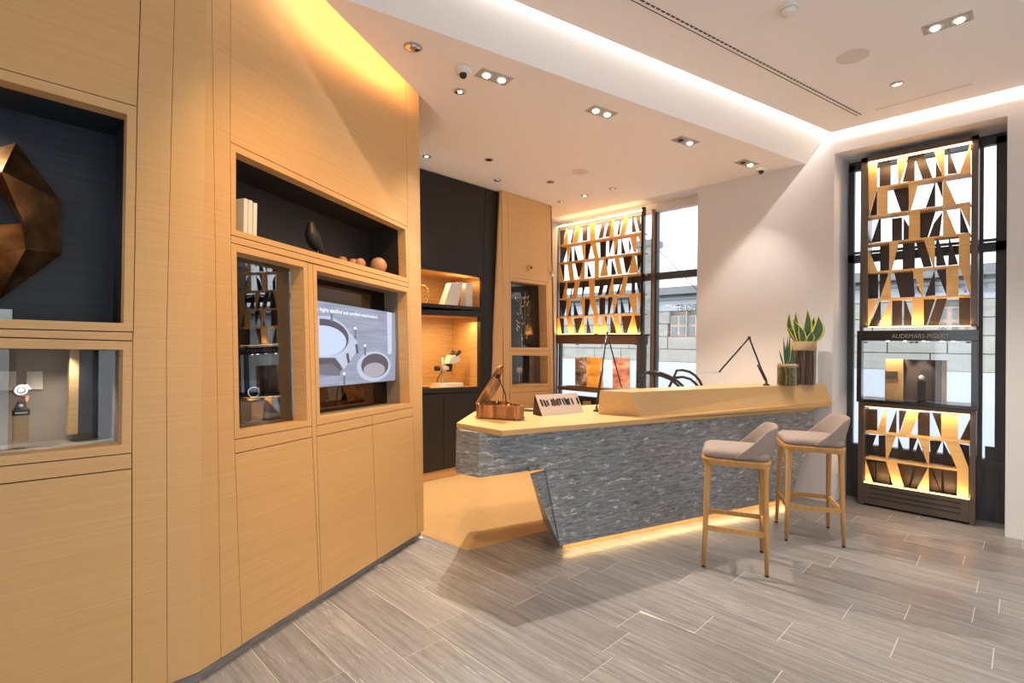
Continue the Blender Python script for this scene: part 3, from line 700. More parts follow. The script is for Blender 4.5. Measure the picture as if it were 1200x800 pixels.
spot(V((sprig_x + 0.02, base_s.y, NC1[0].z - 0.03)), base_s, 6, 50, 0.6, 0.01, NEUT)  # added spot to bring out the sprig, no fitting in the niche
# ring clock
c = onx(608.5, 433, XO - 0.22); zc = min(NC2[2].z, NC2[3].z) + 0.003
t = empty('ring_clock', V((c.x, c.y, zc)), 'small brass and white armillary clock under glass in the oak column', 'clock')
cc = V((c.x, c.y, c.z)); r0 = 0.072
for ax in ((1, 0.2, 0), (0.6, 0.8, 0.2), (0.3, 0.2, 1)):
    A = V(ax).normalized(); u_ = A.orthogonal().normalized(); v_ = A.cross(u_)
    build('ring', MB().tube([cc + (u_*math.cos(s) + v_*math.sin(s))*r0 for s in [2*math.pi*k/24 for k in range(25)]], 0.005, 8), gold, t, smooth=True); r0 *= 0.86
build('dial', MB().lathe([(0.035, -0.004), (0.035, 0.004)], cc, 20, (1, -0.4, 0)), whitep, t)
build('stand', MB().lathe([(0.05, 0), (0.05, 0.01), (0.006, 0.016), (0.006, cc.z - zc - 0.02)], V((c.x, c.y, zc)), 20), gold, t)
# dome and sensor on the column
c = ko(619.5, 313.5)
t = empty('dome_sensor', c, 'yellow dome with a black eye on the oak column above the sprig niche', 'sensor')
build('dome', MB().lathe([(0.040, 0), (0.038, 0.015), (0.022, 0.034), (0.001, 0.04)], c, 20, (1, 0, 0)), mat('yellow enamel', (0.60, 0.36, 0.06), 0.35), t, smooth=True)
build('eye', MB().sphere(c + V((0.038, 0.008, -0.002)), 0.016, 12), blackp, t, smooth=True)
c = ko(646, 321); t = empty('wall_sensor', c, 'small white sensor box on the right edge of the oak column', 'sensor')
build('box', MB().box(c + V((0.012, 0, 0.012)), (0.03, 0.045, 0.07)), amber_oak, t, bevel=0.004); build('lens', MB().sphere(c + V((0.022, 0, -0.02)), 0.022, 14), whitep, t, smooth=True)

# ------------------------------------------------------------------ contents of the left facets
# faceted bronze ring
def make_bronze():
    m = mat('patinated bronze', (0.45, 0.22, 0.08), 0.30, 0.95); n, l, b = nodes(m)
    tc = n.new('ShaderNodeTexCoord'); nz = n.new('ShaderNodeTexNoise'); nz.inputs['Scale'].default_value = 9; nz.inputs['Detail'].default_value = 6
    cr = n.new('ShaderNodeValToRGB'); cr.color_ramp.elements[0].position = 0.32; cr.color_ramp.elements[1].position = 0.7
    cr.color_ramp.elements[0].color = (0.24, 0.11, 0.04, 1); cr.color_ramp.elements[1].color = (0.85, 0.47, 0.20, 1)
    l.new(tc.outputs['Object'], nz.inputs['Vector']); l.new(nz.outputs['Fac'], cr.inputs[0]); l.new(cr.outputs[0], b.inputs['Base Color'])
    return m
bronze = make_bronze()
nb_ = P1_n
def bz_(x, y, out): 
    return onp(x, y, P1_0 - P1_n*(dB - out), P1_n)
outer = [(18.6, 167), (71.4, 235.5), (72.6, 297.6), (-4, 353), (-78, 322), (-95, 250), (-52, 186)]
ridge = [(2, 200.5), (48, 250), (30, 292), (-10, 300), (-48, 288), (-60, 250), (-38, 214)]
inner = [(-6, 216), (24.2, 261), (22, 262.2), (-12, 264), (-36, 264), (-42, 250), (-26, 228)]
sc_c = bz_(-10, 262, 0.0)
t = empty('faceted_ring_sculpture', bz_(-10, 352, 0.0), 'large faceted bronze ring sculpture hanging in the blue-black niche', 'sculpture')
Ob = [bz_(x, y, 0.035) for x, y in outer]; Rg = [bz_(x, y, 0.15) for x, y in ridge]; In = [bz_(x, y, 0.075) for x, y in inner]; Bk = [bz_(x, y, 0.004) for x, y in outer]; Ib = [bz_(x, y, 0.004) for x, y in inner]
sm = MB(); n7 = 7
# ridge vertices: first and second follow the folds seen on the near face
Rg[1] = lerp(In[1], Ob[1], 0.02) + nb_*0.06
for k in range(n7):
    k2 = (k+1) % n7
    sm.poly([Ob[k], Ob[k2], Rg[k]]); sm.poly([Ob[k2], Rg[k2], Rg[k]])
    sm.poly([Rg[k], Rg[k2], In[k]]); sm.poly([Rg[k2], In[k2], In[k]])
    sm.poly([Ob[k], Bk[k], Bk[k2], Ob[k2]]); sm.poly([In[k], In[k2], Ib[k2], Ib[k]])
build('bronze_shell', sm, bronze, t)
spot(bz_(60, 120, 0.12), bz_(30, 260, 0.05), 6.0, 110, 0.8, 0.03, NEUT)  # pair of added spots to brighten the bronze, no fittings modelled
spot(bz_(-60, 110, 0.12), bz_(-10, 260, 0.05), 5.0, 110, 0.8, 0.03, NEUT)
# acrylic label at its foot
q = bz_(2, 368, 0.06)
t = empty('acrylic_label', q - up*0.02, 'small clear acrylic label on the sill of the blue-black niche', 'label')
build('plate', MB().box(q, (0.01, 0.06, 0.04)), mat('frosted acrylic', (0.65, 0.75, 0.75), 0.2), t, bevel=0.001)

# low glazed niche: cards, divider, watch
def lz(x, y, dep_): return onp(x, y, P1_0 - P1_n*dep_, P1_n)
dback = dg + 0.295
for x0, x1, y0, y1, lb in ((-14, 19, 435, 457, 'pale printed card at the left edge on the taupe niche back'), (31, 50, 435, 456, 'small pale printed card on the taupe niche back')):
    P = [lz(x0, y0, dback), lz(x1, y0, dback), lz(x1, y1, dback), lz(x0, y1, dback)]
    tag(build('printed_card', MB().prism(P, P1_n*0.004), mat('card', (0.66, 0.60, 0.48), 0.6), origin=sum(P, V((0,0,0)))/4), lb, 'card')
zn2 = min(I2[2].z, I2[3].z)
dv_ = [lz(80, 410, dg + 0.14), lz(92, 410, dg + 0.10)]
t = empty('display_backdrop', V((dv_[0].x, dv_[0].y, zn2)), 'oak-edged blue-black backdrop panel at the right end of the low niche', 'panel')
pzt = max(I2[0].z, I2[1].z) - 0.03
dA_, dB_ = lz(81, 460, dg + 0.17), lz(92, 460, dg + 0.17)
pm = lambda p, z: V((p.x, p.y, z))
iy = (I2[1].y + I2[2].y)/2
build('oak_edge', MB().prism([pm(dA_, zn2+.02), pm(dB_, zn2+.02), pm(dB_, I2[1].z), pm(dA_, I2[1].z)], P1_n*-0.10), amber_oak, t)
build('navy_panel', MB().prism([pm(dB_, zn2+.02), pm(V((dB_.x, iy - 0.035, 0)), zn2+.02), pm(V((dB_.x, iy - 0.035, 0)), I2[1].z), pm(dB_, I2[1].z)], P1_n*-0.02), navy, t)
wb_ = lz(24, 512, dg + 0.13); wz = wb_.z
wz = zn2 + 0.02
def watch(t, c, r, nrm, bandm, face_up):
    """round case, dial and closed strap loop behind it"""
    n = V(nrm).normalized(); u_ = V((0, 0, 1)); u_ = (u_ - n*u_.dot(n)).normalized(); s_ = u_.cross(n)
    build('case', MB().lathe([(r*0.85, -r*0.25), (r, -r*0.1), (r, r*0.12), (r*0.85, r*0.22)], c, 8, n), steel, t)
    build('dial', MB().lathe([(r*0.72, r*0.23), (r*0.70, r*0.25)], c, 24, n), whitep, t)
    build('hour_ring', MB().tube([c + n*r*0.25 + (s_*math.cos(q)+u_*math.sin(q))*r*0.42 for q in [2*math.pi*k/16 for k in range(17)]], r*0.06, 6), blackp, t)
    loop = []; 
    for k in range(21):
        q = math.pi*(0.08 + 1.84*k/20); loop.append(c - n*r*1.05 + n*math.cos(q)*r*1.15 + u_*math.sin(q)*r*1.15)
    mbk = MB(); rings = [[p_ - s_*r*0.42, p_ + s_*r*0.42, p_ + s_*r*0.42 + (p_ - (c - n*r*1.05)).normalized()*r*0.14, p_ - s_*r*0.42 + (p_ - (c - n*r*1.05)).normalized()*r*0.14] for p_ in loop]
    mbk.ring(rings); build('bracelet', mbk, bandm, t)
t = empty('display_block', V((wb_.x, wb_.y, wz)), 'pale oak block with a black nameplate under the brightly lit watch', 'stand')
w0, w1_ = lz(14, 500, dg + .13), lz(33, 500, dg + .13); hw = (w1_.y - w0.y)
blk_h = lz(24, 486, dg+.13).z - wz
build('block', MB().box((wb_.x, wb_.y, wz + blk_h/2), (hw, hw, blk_h)), amber_oak, t, bevel=0.001)
build('nameplate', MB().box((wb_.x, wb_.y, wz + blk_h + 0.011), (hw*1.1, hw*1.1, 0.022)), blackp, t, bevel=0.002)
build('plate_text', MB().box((wb_.x + hw*0.56, wb_.y, wz + blk_h + 0.011), (0.002, hw*0.75, 0.004)), whitep, t)
ztop_ = wz + blk_h + 0.022
t = empty('wristwatch', V((wb_.x, wb_.y, ztop_)), 'brightly lit wristwatch on a rest atop the pale oak block', 'watch')
build('rest', MB().tube([V((wb_.x, wb_.y, ztop_)), V((wb_.x, wb_.y, ztop_ + 0.035))], [0.020, 0.012], 14), chrome, t, smooth=True)
wc = V((wb_.x, wb_.y, ztop_ + 0.075)); watch(t, wc + V((0.02, 0, 0)), 0.028, (0.9, -0.2, 0.45), mat('rose strap', (0.55, 0.28, 0.18), 0.5), 1)
spot(V((wb_.x + 0.03, wb_.y - 0.03, I2[0].z - 0.02)), wc, 3.0, 60, 0.6, 0.01, NEUT)
spot(V((wb_.x + 0.0, wb_.y + 0.12, I2[0].z - 0.02)), (wb_.x - 0.05, wb_.y + 0.12, wz), 4.0, 110, 0.8, 0.02, NEUT)

# upper niche: books, bird, balls
def lu(x, y, dep_): return onp(x, y, P2_0 - P2_n*dep_, P2_n)
zu = lambda p: p.z
sill_a, sill_b = UI[3], UI[2]
def sill_z(p):   # sill height follows the niche floor
    tt = (p - sill_a).dot((sill_b - sill_a).normalized())/(sill_b - sill_a).length; return lerp(sill_a, sill_b, max(0, min(1, tt))).z + 0.002
U2 = V((_d.x, _d.y, 0))
for k in range(3):
    c = lu(275.5 + k*5.6, 250, 0.14); z0 = sill_z(c); hgt = (0.19, 0.19, 0.185)[k]
    Mx = Matrix((U2, -ndir, up)).transposed()
    tag(build('book', MB().box((c.x, c.y, z0 + hgt/2), (0.023, 0.15, hgt), Mx), paper, origin=(c.x, c.y, z0), bevel=0.002),
        ('white-spined book at the far left end of the espresso niche', 'white-spined book in the middle of the three in the espresso niche', 'white-spined book nearest the black bird')[k], 'book', 'white books in the espresso niche')
# bird
bd = 0.11
c = lu(369, 292, bd); z0 = sill_z(c); kpx = (c - CAM).dot(F_)/F_PX
t = tag(None or empty('bird_figure', V((c.x, c.y, z0)), 'matt black wooden bird figure standing in the long niche'), None, 'figurine')
prof = [((384.4, 297.5), 0.3), ((380, 294), 1.3), ((375.5, 289), 2.8), ((371, 283), 4.3), ((367.5, 276.5), 5.2), ((365.5, 270), 4.9), ((364.8, 264.5), 3.6), ((364.5, 260), 2.5), ((364, 256.8), 2.3), ((362.6, 255.0), 1.5)]
# rings perpendicular to body axis
bpts = [lu(x, y, bd) for (x, y), r in prof]; dz = z0 - min(p.z for p in bpts) + 0.004
bpts = [p - up*0.022 for p in bpts]
body = MB(); body.tube(bpts, [r*kpx*1.75 for (_, r) in prof], 16)
build('body', body, blackp, t, smooth=True, sub=1)
build('beak', MB().tube([lu(362.5, 255.8, bd) - up*0.022, lu(355.6, 254.4, bd) - up*0.022], [2.2*kpx, 0.3*kpx], 10), blackp, t, smooth=True)
for dx in (-0.012, 0.012):
    fpt = lu(371.0, 284, bd) - up*0.022 - ndir*dx; build('leg', MB().tube([fpt, V((fpt.x, fpt.y, z0))], 0.003, 6), steel, t)
ballm = grain('turned ball wood', (0.52, 0.27, 0.14), (0.40, 0.19, 0.09), (40, 40, 12), 0.45)
for x, y, r, dp, lb in ((401.5, 306.5, 6.0, 0.16, 'small wooden ball nearest the bird, half sunk behind the sill'), (414, 308.0, 6.0, 0.14, 'small wooden ball, left one of the touching pair'),
                    (422, 310.0, 6.4, 0.10, 'small wooden ball, right one of the touching pair'), (443.5, 313.5, 10.0, 0.11, 'biggest wooden ball at the right end of the niche')):
    c = lu(x, y, dp); rad = r * (c - CAM).dot(F_)/F_PX * 0.96; z0 = sill_z(c)
    tag(build('wooden_ball', MB().sphere((c.x, c.y, z0 + rad), rad, 24), ballm, origin=(c.x, c.y, z0), smooth=True), lb, 'ball', 'wooden balls in the niche')
# watch in the narrow window
dpw = dv + 0.09
q0 = lu(296, 490, dpw); zs = min(WI[2].z, WI[3].z) + 0.003
zs2 = lerp(WI[3], WI[2], 0.2).z + 0.006
bl, br_ = lu(286.5, 470, dpw), lu(305, 470, dpw); bw = (br_ - bl).length * 0.8; bc = (bl + br_)/2; bt = lu(296, 470, dpw).z
t = empty('display_block', V((bc.x, bc.y, zs2)), 'small tapered oak block with dark cap in the narrow display window', 'stand')
Mx = Matrix((U2, -ndir, up)).transposed()
build('block', MB().hexa([V((bc.x, bc.y, zs2)) + Mx @ V((sx*bw*0.42, sy*bw*0.42, 0)) for sx, sy in ((-1,-1),(1,-1),(1,1),(-1,1))], [V((bc.x, bc.y, bt)) + Mx @ V((sx*bw*0.5, sy*bw*0.5, 0)) for sx, sy in ((-1,-1),(1,-1),(1,1),(-1,1))]), amber_oak, t)
build('cap', MB().box((bc.x, bc.y, bt + 0.005), (bw*1.1, bw*1.1, 0.009), Mx), blackp, t)
t = empty('wristwatch', V((bc.x, bc.y, bt + 0.01)), 'steel wristwatch with white dial lying on its side in the narrow window', 'watch')
watch(t, V((bc.x, bc.y, bt + 0.052)) + U2*0.02 + ndir*0.02, 0.022, U2*0.75 + ndir*0.6 + up*0.1, chrome, 1)
spot(lerp(WI[0], WI[1], 0.35) - P2_n*(dv + 0.05) - up*0.03, V((bc.x, bc.y, bt)), 2.5, 60, 0.6, 0.01, NEUT)
# clear riser plate and ledge
pb = [lu(281, 497, dv+0.02), lu(330, 487, dv+0.02)]
# the screen
tv = [(371.3, 352), (464.3, 367), (463, 445.5), (374.3, 453.8)]
dtv = dv2 + 0.03
TV = [lu(x, y, dtv) for x, y in [(368.5, 351.6), (464.3, 367), (463, 445.5), (371.5, 454)]]
t = empty('display_screen', (TV[2] + TV[3])/2, 'flat screen showing steel watch case parts in blue-grey light', 'screen')
build('bezel', MB().prism([p - P2_n*0.001 for p in shrink(TV, -0.004)], P2_n*-0.02), blackp, t)
def tvp(u, v, o=0.0):
    a_ = lerp(TV[0], TV[1], u); b2 = lerp(TV[3], TV[2], u); return lerp(a_, b2, v) + P2_n*o
def scr_mat(name, c, s=1.0): return mat(name, (0.02, 0.02, 0.02), 0.3, emit=c, es=s)
def quadp(pts, o, m, name='screen_shape'): return build(name, MB().poly([tvp(u, v, o) for u, v in pts]), m, t)
def make_screen_bg():
    m = scr_mat('screen picture ground', (0.42, 0.47, 0.60), 1.0); n, l, b = nodes(m)
    tc = n.new('ShaderNodeTexCoord'); mp = n.new('ShaderNodeMapping'); mp.inputs['Rotation'].default_value = (0.5, 0.3, 0.4); mp.inputs['Scale'].default_value = (2, 2, 26)
    nz = n.new('ShaderNodeTexNoise'); nz.inputs['Scale'].default_value = 2; cr = n.new('ShaderNodeValToRGB'); cr.color_ramp.elements[0].color = (0.15, 0.17, 0.24, 1); cr.color_ramp.elements[1].color = (0.36, 0.40, 0.53, 1)
    l.new(tc.outputs['Object'], mp.inputs[0]); l.new(mp.outputs[0], nz.inputs['Vector']); l.new(nz.outputs['Fac'], cr.inputs[0]); l.new(cr.outputs[0], b.inputs['Emission Color']); return m
quadp([(0, 0), (1, 0), (1, 1), (0, 1)], 0.0005, make_screen_bg(), 'picture')
def ell(cu, cv, ru, rv, k=28, rot=0): return [(cu + ru*math.cos(2*math.pi*j/k), cv + rv*math.sin(2*math.pi*j/k)) for j in range(k)]
sA_, sB_, sC_, sD_ = scr_mat('screen pale steel', (0.42, 0.48, 0.62)), scr_mat('screen dark steel', (0.07, 0.065, 0.09)), scr_mat('screen mid', (0.13, 0.13, 0.18)), scr_mat('screen light', (0.48, 0.57, 0.76))
quadp([(0.03, 0.62), (0.27, 0.70), (0.25, 0.88), (0.03, 0.86)], 0.0008, sC_)
quadp([(0.0, 0.18), (0.16, 0.16), (0.30, 0.24), (0.47, 0.47), (0.44, 0.60), (0.30, 0.80), (0.20, 0.66), (0.0, 0.66)], 0.0010, sA_)
quadp([(0.0, 0.66), (0.20, 0.66), (0.28, 0.80), (0.26, 0.83), (0.17, 0.73), (0.0, 0.74)], 0.0011, sB_)
quadp([p for p in ell(0.10, 0.42, 0.26, 0.22) if p[0] >= 0.0] + [(0.0, 0.60), (0.0, 0.24)][0:0], 0.0012, sB_)
quadp([p for p in ell(0.09, 0.46, 0.24, 0.18) if p[0] >= 0.0], 0.0014, sD_)
for u, v in ((0.34, 0.66), (0.45, 0.54)): quadp([(u-0.015, v-0.05), (u+0.015, v-0.06), (u+0.03, v+0.06), (u, v+0.07)], 0.0014, sB_)
quadp(ell(0.69, 0.78, 0.235, 0.205), 0.0012, sA_); quadp(ell(0.70, 0.77, 0.19, 0.165), 0.0014, sB_); quadp(ell(0.69, 0.83, 0.15, 0.10), 0.0016, scr_mat('screen pale', (0.32, 0.32, 0.38)))
for u, v in ((0.44, 0.28), (0.56, 0.50), (0.17, 0.10), (0.30, 0.86)):
    quadp([(u-0.012, v), (u+0.012, v), (u+0.012, v+0.13), (u-0.012, v+0.13)], 0.0015, sC_); quadp(ell(u, v, 0.017, 0.018, 10), 0.0017, scr_mat('screen white', (0.85, 0.88, 1.0)))
quadp([(0.86, 0.0), (0.93, 0.0), (0.94, 0.60), (0.88, 0.62)], 0.0009, scr_mat('screen sheen', (0.50, 0.56, 0.68)))
quadp([(0.945, 0.0), (1, 0.0), (1, 0.98), (0.955, 0.98)], 0.0010, scr_mat('screen pillar', (0.25, 0.28, 0.34)))
def text3d(body, origin, ux, uy, size, m, parent=None, name='lettering', ext=0.0004, label=None, align='LEFT', xs=1.0):
    cu = bpy.data.curves.new(name, 'FONT'); cu.body = body; cu.size = size; cu.extrude = ext; cu.align_x = align
    ob = bpy.data.objects.new(name, cu); C.objects.link(ob); ux, uy = V(ux).normalized(), V(uy).normalized(); uz = ux.cross(uy)
    M = Matrix((ux*xs, uy, uz)).transposed().to_4x4()
    dg_ = bpy.context.evaluated_depsgraph_get(); me = bpy.data.meshes.new_from_object(ob.evaluated_get(dg_)); bpy.data.objects.remove(ob)
    me.transform(M); me.materials.clear(); me.materials.append(m)
    o2 = bpy.data.objects.new(name, me); C.objects.link(o2)
    if parent is not None: o2.parent = parent; o2.location = V(origin) - V(parent['_w'])
    else: o2.location = origin
    return o2
text3d('ly highly qualified and certified watchmakers', tvp(0.01, 0.115, 0.002), TV[1]-TV[0], up, 0.0345, scr_mat('screen white', (0.85, 0.88, 1.0)), t, 'caption')
TVW = (TV[1]-TV[0]).length
print('TV width', TVW)

# ------------------------------------------------------------------ counter
SD = stone_line_d.normalized(); SN = V((SD.y, -SD.x, 0))     # SN points to the room
vdir_ = V((F_.x, F_.y, 0)).normalized()
def st(x, y): return onp(x, y, SP1, SN)
ZS = 0.895
def setz(p, z): return V((p.x, p.y, z))
c_tl = setz(lerp(st(561.5, 530), onz(561.5, 505.5, 0.893), 0.6), ZS); c_bl = setz(c_tl, onp(561.5, 559.5, c_tl, vdir_).z); c_m = setz(st(639, 551.5), 0.622); c_f = setz(st(656.5, 639.5), 0.05)
c_r = setz(SP1 + SD * ((YW - 0.02 - SP1.y)/SD.y), ZS); c_rm = setz(c_r, 0.70); c_rf = setz(st(927, 580), 0.06)
ctr = empty('service_counter', (c_f + c_rf)/2 - up*0.05, 'long counter faced in grey flecked stone with pale oak top', 'counter')
ctr['_w'] = tuple((c_f + c_rf)/2 - up*0.05)
TK = 0.02
face = [c_tl, c_r, c_rm, c_rf, c_f, c_m, c_bl]
zj = 0.612; c_mt = c_m; jr = setz(c_r, zj); tj = (c_rm.z - zj)/(c_rm.z - c_rf.z); jr2 = setz(lerp(c_rm, c_rf, tj), zj)
up_l = [c_tl, setz(c_m, ZS), setz(c_m, 0.622), c_bl]
build('upper_slab', MB().prism(up_l, SN*-TK), counter_stone, ctr)
build('upper_slab', MB().prism([setz(c_m, ZS), c_r, c_rm, setz(jr2, 0.6145), setz(c_m, 0.6145)], SN*-TK), counter_stone, ctr)
build('front_slab', MB().prism([setz(c_m, 0.6125), jr2, c_rf, c_f], SN*-TK), counter_stone, ctr)
# left chamfer slab and leg return
lc = onz(534, 553.5, c_bl.z)
build('end_slab', MB().prism([c_bl, lc, setz(lc, ZS), c_tl], (0.0, 0.03, 0)), counter_stone, ctr)
dleg = setz(onz(621, 553.4, 0.622), 0.622); dfoot = setz(onz(637.5, 612.5, 0.05), 0.05)
build('leg_return', MB().prism([setz(c_m, 0.6125) - SN*TK*0.6, c_f - SN*TK*0.6, dfoot, setz(dleg, 0.6125)], SD*0.04), counter_stone, ctr)
leg_d = (dleg - c_m); 
# back side of the end overhang
lc2 = lc + V((-0.25, 0.55, 0)); 
build('end_return', MB().prism([lc, lc2, setz(lc2, ZS), setz(lc, ZS)], (0.03, 0.01, 0)), counter_stone, ctr)
build('soffit', MB().prism([setz(p, 0.63) for p in (c_bl - SN*0.01 + SD*0.01, c_m - SN*0.01, dleg + SD*.02, c_r - SN*0.55, lc2)][0:0] or [setz(c_bl - SN*0.03, c_bl.z + 0.02), setz(c_m - SN*0.03, 0.63), setz(dleg, 0.63), setz(lc2 + V((0.25, 0.05, 0)), 0.62), setz(lc + V((0.03, 0.03, 0)), c_bl.z + 0.02)], (0, 0, 0.02)), counter_stone, ctr)
body_b = dfoot - c_f
def ycl(p): return V((p.x, min(p.y, YW - 0.02), p.z))
build('body', MB().hexa([setz(c_f - SN*0.09 + SD*0.45, 0.0), setz(c_rf - SN*0.09, 0.0), ycl(setz(c_rf - SN*0.50, 0.0)), setz(c_f - SN*0.50 + SD*0.45, 0.0)],
    [setz(c_m - SN*0.10 + SD*0.30, ZS-0.02), ycl(setz(c_r - SN*0.06, ZS-0.02)), ycl(setz(c_r - SN*0.50, ZS-0.02)), setz(c_m - SN*0.50 + SD*0.30, ZS-0.02)]), oak, ctr)
build('plinth', MB().prism([setz(c_f - SN*0.055 + SD*0.06, 0), setz(c_rf - SN*0.055, 0), setz(c_rf - SN*0.08, 0), setz(c_f - SN*0.08 + SD*0.06, 0)], (0, 0, 0.07)), oak, ctr)
build('led_strip', MB().prism([c_f - SN*0.045 + SD*0.05 + up*0.012, c_rf - SN*0.045 + up*0.012, c_rf - SN*0.035 + up*0.012, c_f - SN*0.035 + SD*0.05 + up*0.012], (0, 0, 0.003)), led_amber, ctr)
strip_light(c_f - SN*0.03 + SD*0.05 + up*0.0, c_rf - SN*0.03 + up*0.0, 0.012, 3.2, V((0, 0, -1)) + SN*0.8, (1.0, 0.70, 0.34))
# oak worktop: thin board with chamfered left end
ZT = 0.93
t1 = onz(588.6, 504.4, ZT); t2 = onz(535, 495.3, ZT); t3 = onz(556.5, 481.8, ZT)
def yend(x, y): return ony(x, y, YW - 0.02)
e_bot = yend(973.6, 475.7); e_lip = yend(974.5, 470.3); e_top = yend(966.4, 449.7)
b1 = setz(onz(760, 494.4, 0.893), 0.893); t1b = onz(588.6, 509, 0.893)
tb1 = setz(onz(760, 490.6, ZT), ZT)
t2b, t3b = setz(t2, 0.893), setz(t3, 0.893)
back_far = V((-2.25, YW - 0.02, ZT)); t4 = setz(onz(700, 473.8, ZT), ZT)
topm = MB()
topm.prism([setz(t1, ZT), tb1, setz(c_r + SN*0.02, ZT), back_far, t4, t3, t2], (0, 0, -0.037))
build('worktop', topm, oak_top, ctr, bevel=0.001)
# raised box of the counter
ZR = 1.13
B2, B1, T1, T2 = onz(701, 485, ZT), onz(750, 488, ZT), onz(739, 459.4, ZR), onz(703, 457.2, ZR)
Tb = T2 + (e_top - T1) * 0.98; Tb.y = min(Tb.y, YW - 0.02)
backR = e_top + V((-0.36, 0, 0)); backRb = V((backR.x, backR.y, ZT))
rb = MB(); i0 = 0
lipz = 0.045
B1l = B1; 
verts = dict(B2=B2, B1=B1, T1=T1, T2=T2, eT=e_top, eL=e_lip, eB=e_bot, bR=backR, bRb=backRb, tb=setz(tb1 + SN*0.012, ZT), tbl=setz(tb1 + SN*0.012, 0.893))
v_ = list(verts.keys()); rb.v = [verts[k] for k in v_]; ix = {k: i for i, k in enumerate(v_)}
rb.f = [tuple(ix[k] for k in fc) for fc in (('B2', 'B1', 'T1', 'T2'), ('B1', 'eL', 'eT', 'T1'), ('T2', 'T1', 'eT', 'bR'), ('B2', 'T2', 'bR', 'bRb'), ('eT', 'eL', 'bRb', 'bR'), ('B1', 'B2', 'bRb', 'eL'))]
build('raised_top', rb, oak_top, ctr)
lip = MB(); lip.hexa([B1 + SN*-0.02, tb1 + SN*0.002, b1 + SN*0.002, setz(b1, 0.893) - SN*0.1], [e_lip - V((0.03, 0, 0)), e_lip, e_bot, e_bot - V((0.12, 0, 0))])
build('front_lip', lip, oak_top, ctr)

# ------------------------------------------------------------------ things on the counter
A_, B_ = onz(558, 489.8, ZT), onz(610, 493, ZT); px_ = (B_ - A_).normalized(); W_ = (B_ - A_).length; py_ = V((-px_.y, px_.x, 0)); dp_ = W_*0.92
t = empty('piano_music_box', (A_ + B_)/2 + py_*dp_/2, 'striped walnut music box shaped like an open grand piano', 'music box')
def pn(u, v, z): return A_ + px_*(u*W_) + py_*(v*dp_) + up*z
hb0, hb1 = 0.008, 0.105
outl = [(0, 0), (0.86, 0), (0.94, 0.03), (0.99, 0.10), (1.0, 0.2), (0.98, 0.34), (0.90, 0.45), (0.78, 0.52), (0.66, 0.62), (0.58, 0.78), (0.50, 0.93), (0.38, 1.0), (0.15, 1.0), (0, 0.96)]
inn = [(0.06 + u*0.88, 0.07 + v*0.86) for u, v in outl]
cs = MB(); nn_ = len(outl)
cs.ring([[pn(u, v, hb0) for u, v in outl], [pn(u, v, hb1) for u, v in outl], [pn(u, v, hb1) for u, v in inn], [pn(u, v, hb1 - 0.03) for u, v in inn]])
build('case', cs, walnut, t)
build('base_moulding', MB().prism([pn(-0.02 + u*1.04, -0.02 + v*1.04, 0.008) for u, v in outl], (0, 0, 0.008)), walnut, t)
for u, v in ((0.1, 0.06), (0.86, 0.07), (0.2, 0.9)): build('foot', MB().lathe([(0.009, 0), (0.011, 0.009)], pn(u, v, 0), 12), blackp, t)
hg = math.radians(58)
def ld(u, v, o=0.0): return A_ + up*(hb1 + 0.004) + py_*(v*dp_) + (px_*math.cos(hg) + up*math.sin(hg))*(u*W_) + (up*math.cos(hg) - px_*math.sin(hg))*o
build('lid', MB().prism([ld(u*0.98, v) for u, v in outl], ld(0, 0, 0.010) - ld(0, 0, 0)), walnut_lid, t, bevel=0.001)
build('lid_prop', MB().tube([pn(0.60, 0.25, hb1), pn(0.58, 0.25, hb1 + 0.08), pn(0.52, 0.25, hb1 + 0.13), ld(0.72, 0.25, -0.004)], 0.0045, 8), blackp, t)
build('prop_block', MB().box(ld(0.72, 0.25, -0.006), (0.03, 0.02, 0.03)), blackp, t)
for u, v in ((0.04, 0.03), (0.72, 0.03), (0.30, 0.5)): build('ivory_knob', MB().sphere(pn(u, v, hb1 + 0.006), 0.008, 12), whitep, t, smooth=True)
build('keyboard', MB().box(pn(0.46, 0.12, hb1 - 0.012), (W_*0.7, 0.04, 0.012), Matrix((px_, py_, up)).transposed()), amber_oak, t)
# display stand with strap samples
a0 = onz(636, 487.5, ZT); a1 = onz(684, 483, ZT); ux = (a1 - a0).normalized(); uyb = V((-ux.y, ux.x, 0)); ln = (a1 - a0).length
bk0 = a0 + uyb*0.13
ap0 = onp(627.5, 463, a0 + uyb*0.07, uyb); ap1 = ap0 + ux*ln
ap0 = V(((a0 + uyb*0.07).x, (a0 + uyb*0.07).y, ap0.z)) + ux*-0.02; ap1 = ap0 + ux*(ln)
t = empty('strap_sample_stand', (a0 + a1)/2 + uyb*0.06, 'cream tent-shaped display stand with rows of dark strap samples', 'display stand')
build('front_face', MB().prism([a0, a1, ap1, ap0], uyb*0.008), mat('cream leatherette', (0.62, 0.50, 0.42), 0.45), t)
build('back_face', MB().prism([a0 + uyb*0.12, a1 + uyb*0.12, ap1 + uyb*0.008, ap0 + uyb*0.008], uyb*0.006), blackp, t)
build('end_cheek', MB().prism([a0 + uyb*0.006, a0 + uyb*0.12, ap0 + uyb*0.008], ux*0.006), blackp, t)
fn = (a1 - a0).cross(ap0 - a0).normalized(); 
if fn.dot(uyb) > 0: fn = -fn
def fp(u, v, o=0.001): return lerp(lerp(a0, a1, u), lerp(ap0, ap1, u), v) + fn*o
rs = random.Random(5); us = [0.07, 0.14, 0.21, 0.32, 0.37, 0.42, 0.47, 0.52, 0.58, 0.64, 0.69, 0.74, 0.81, 0.95]
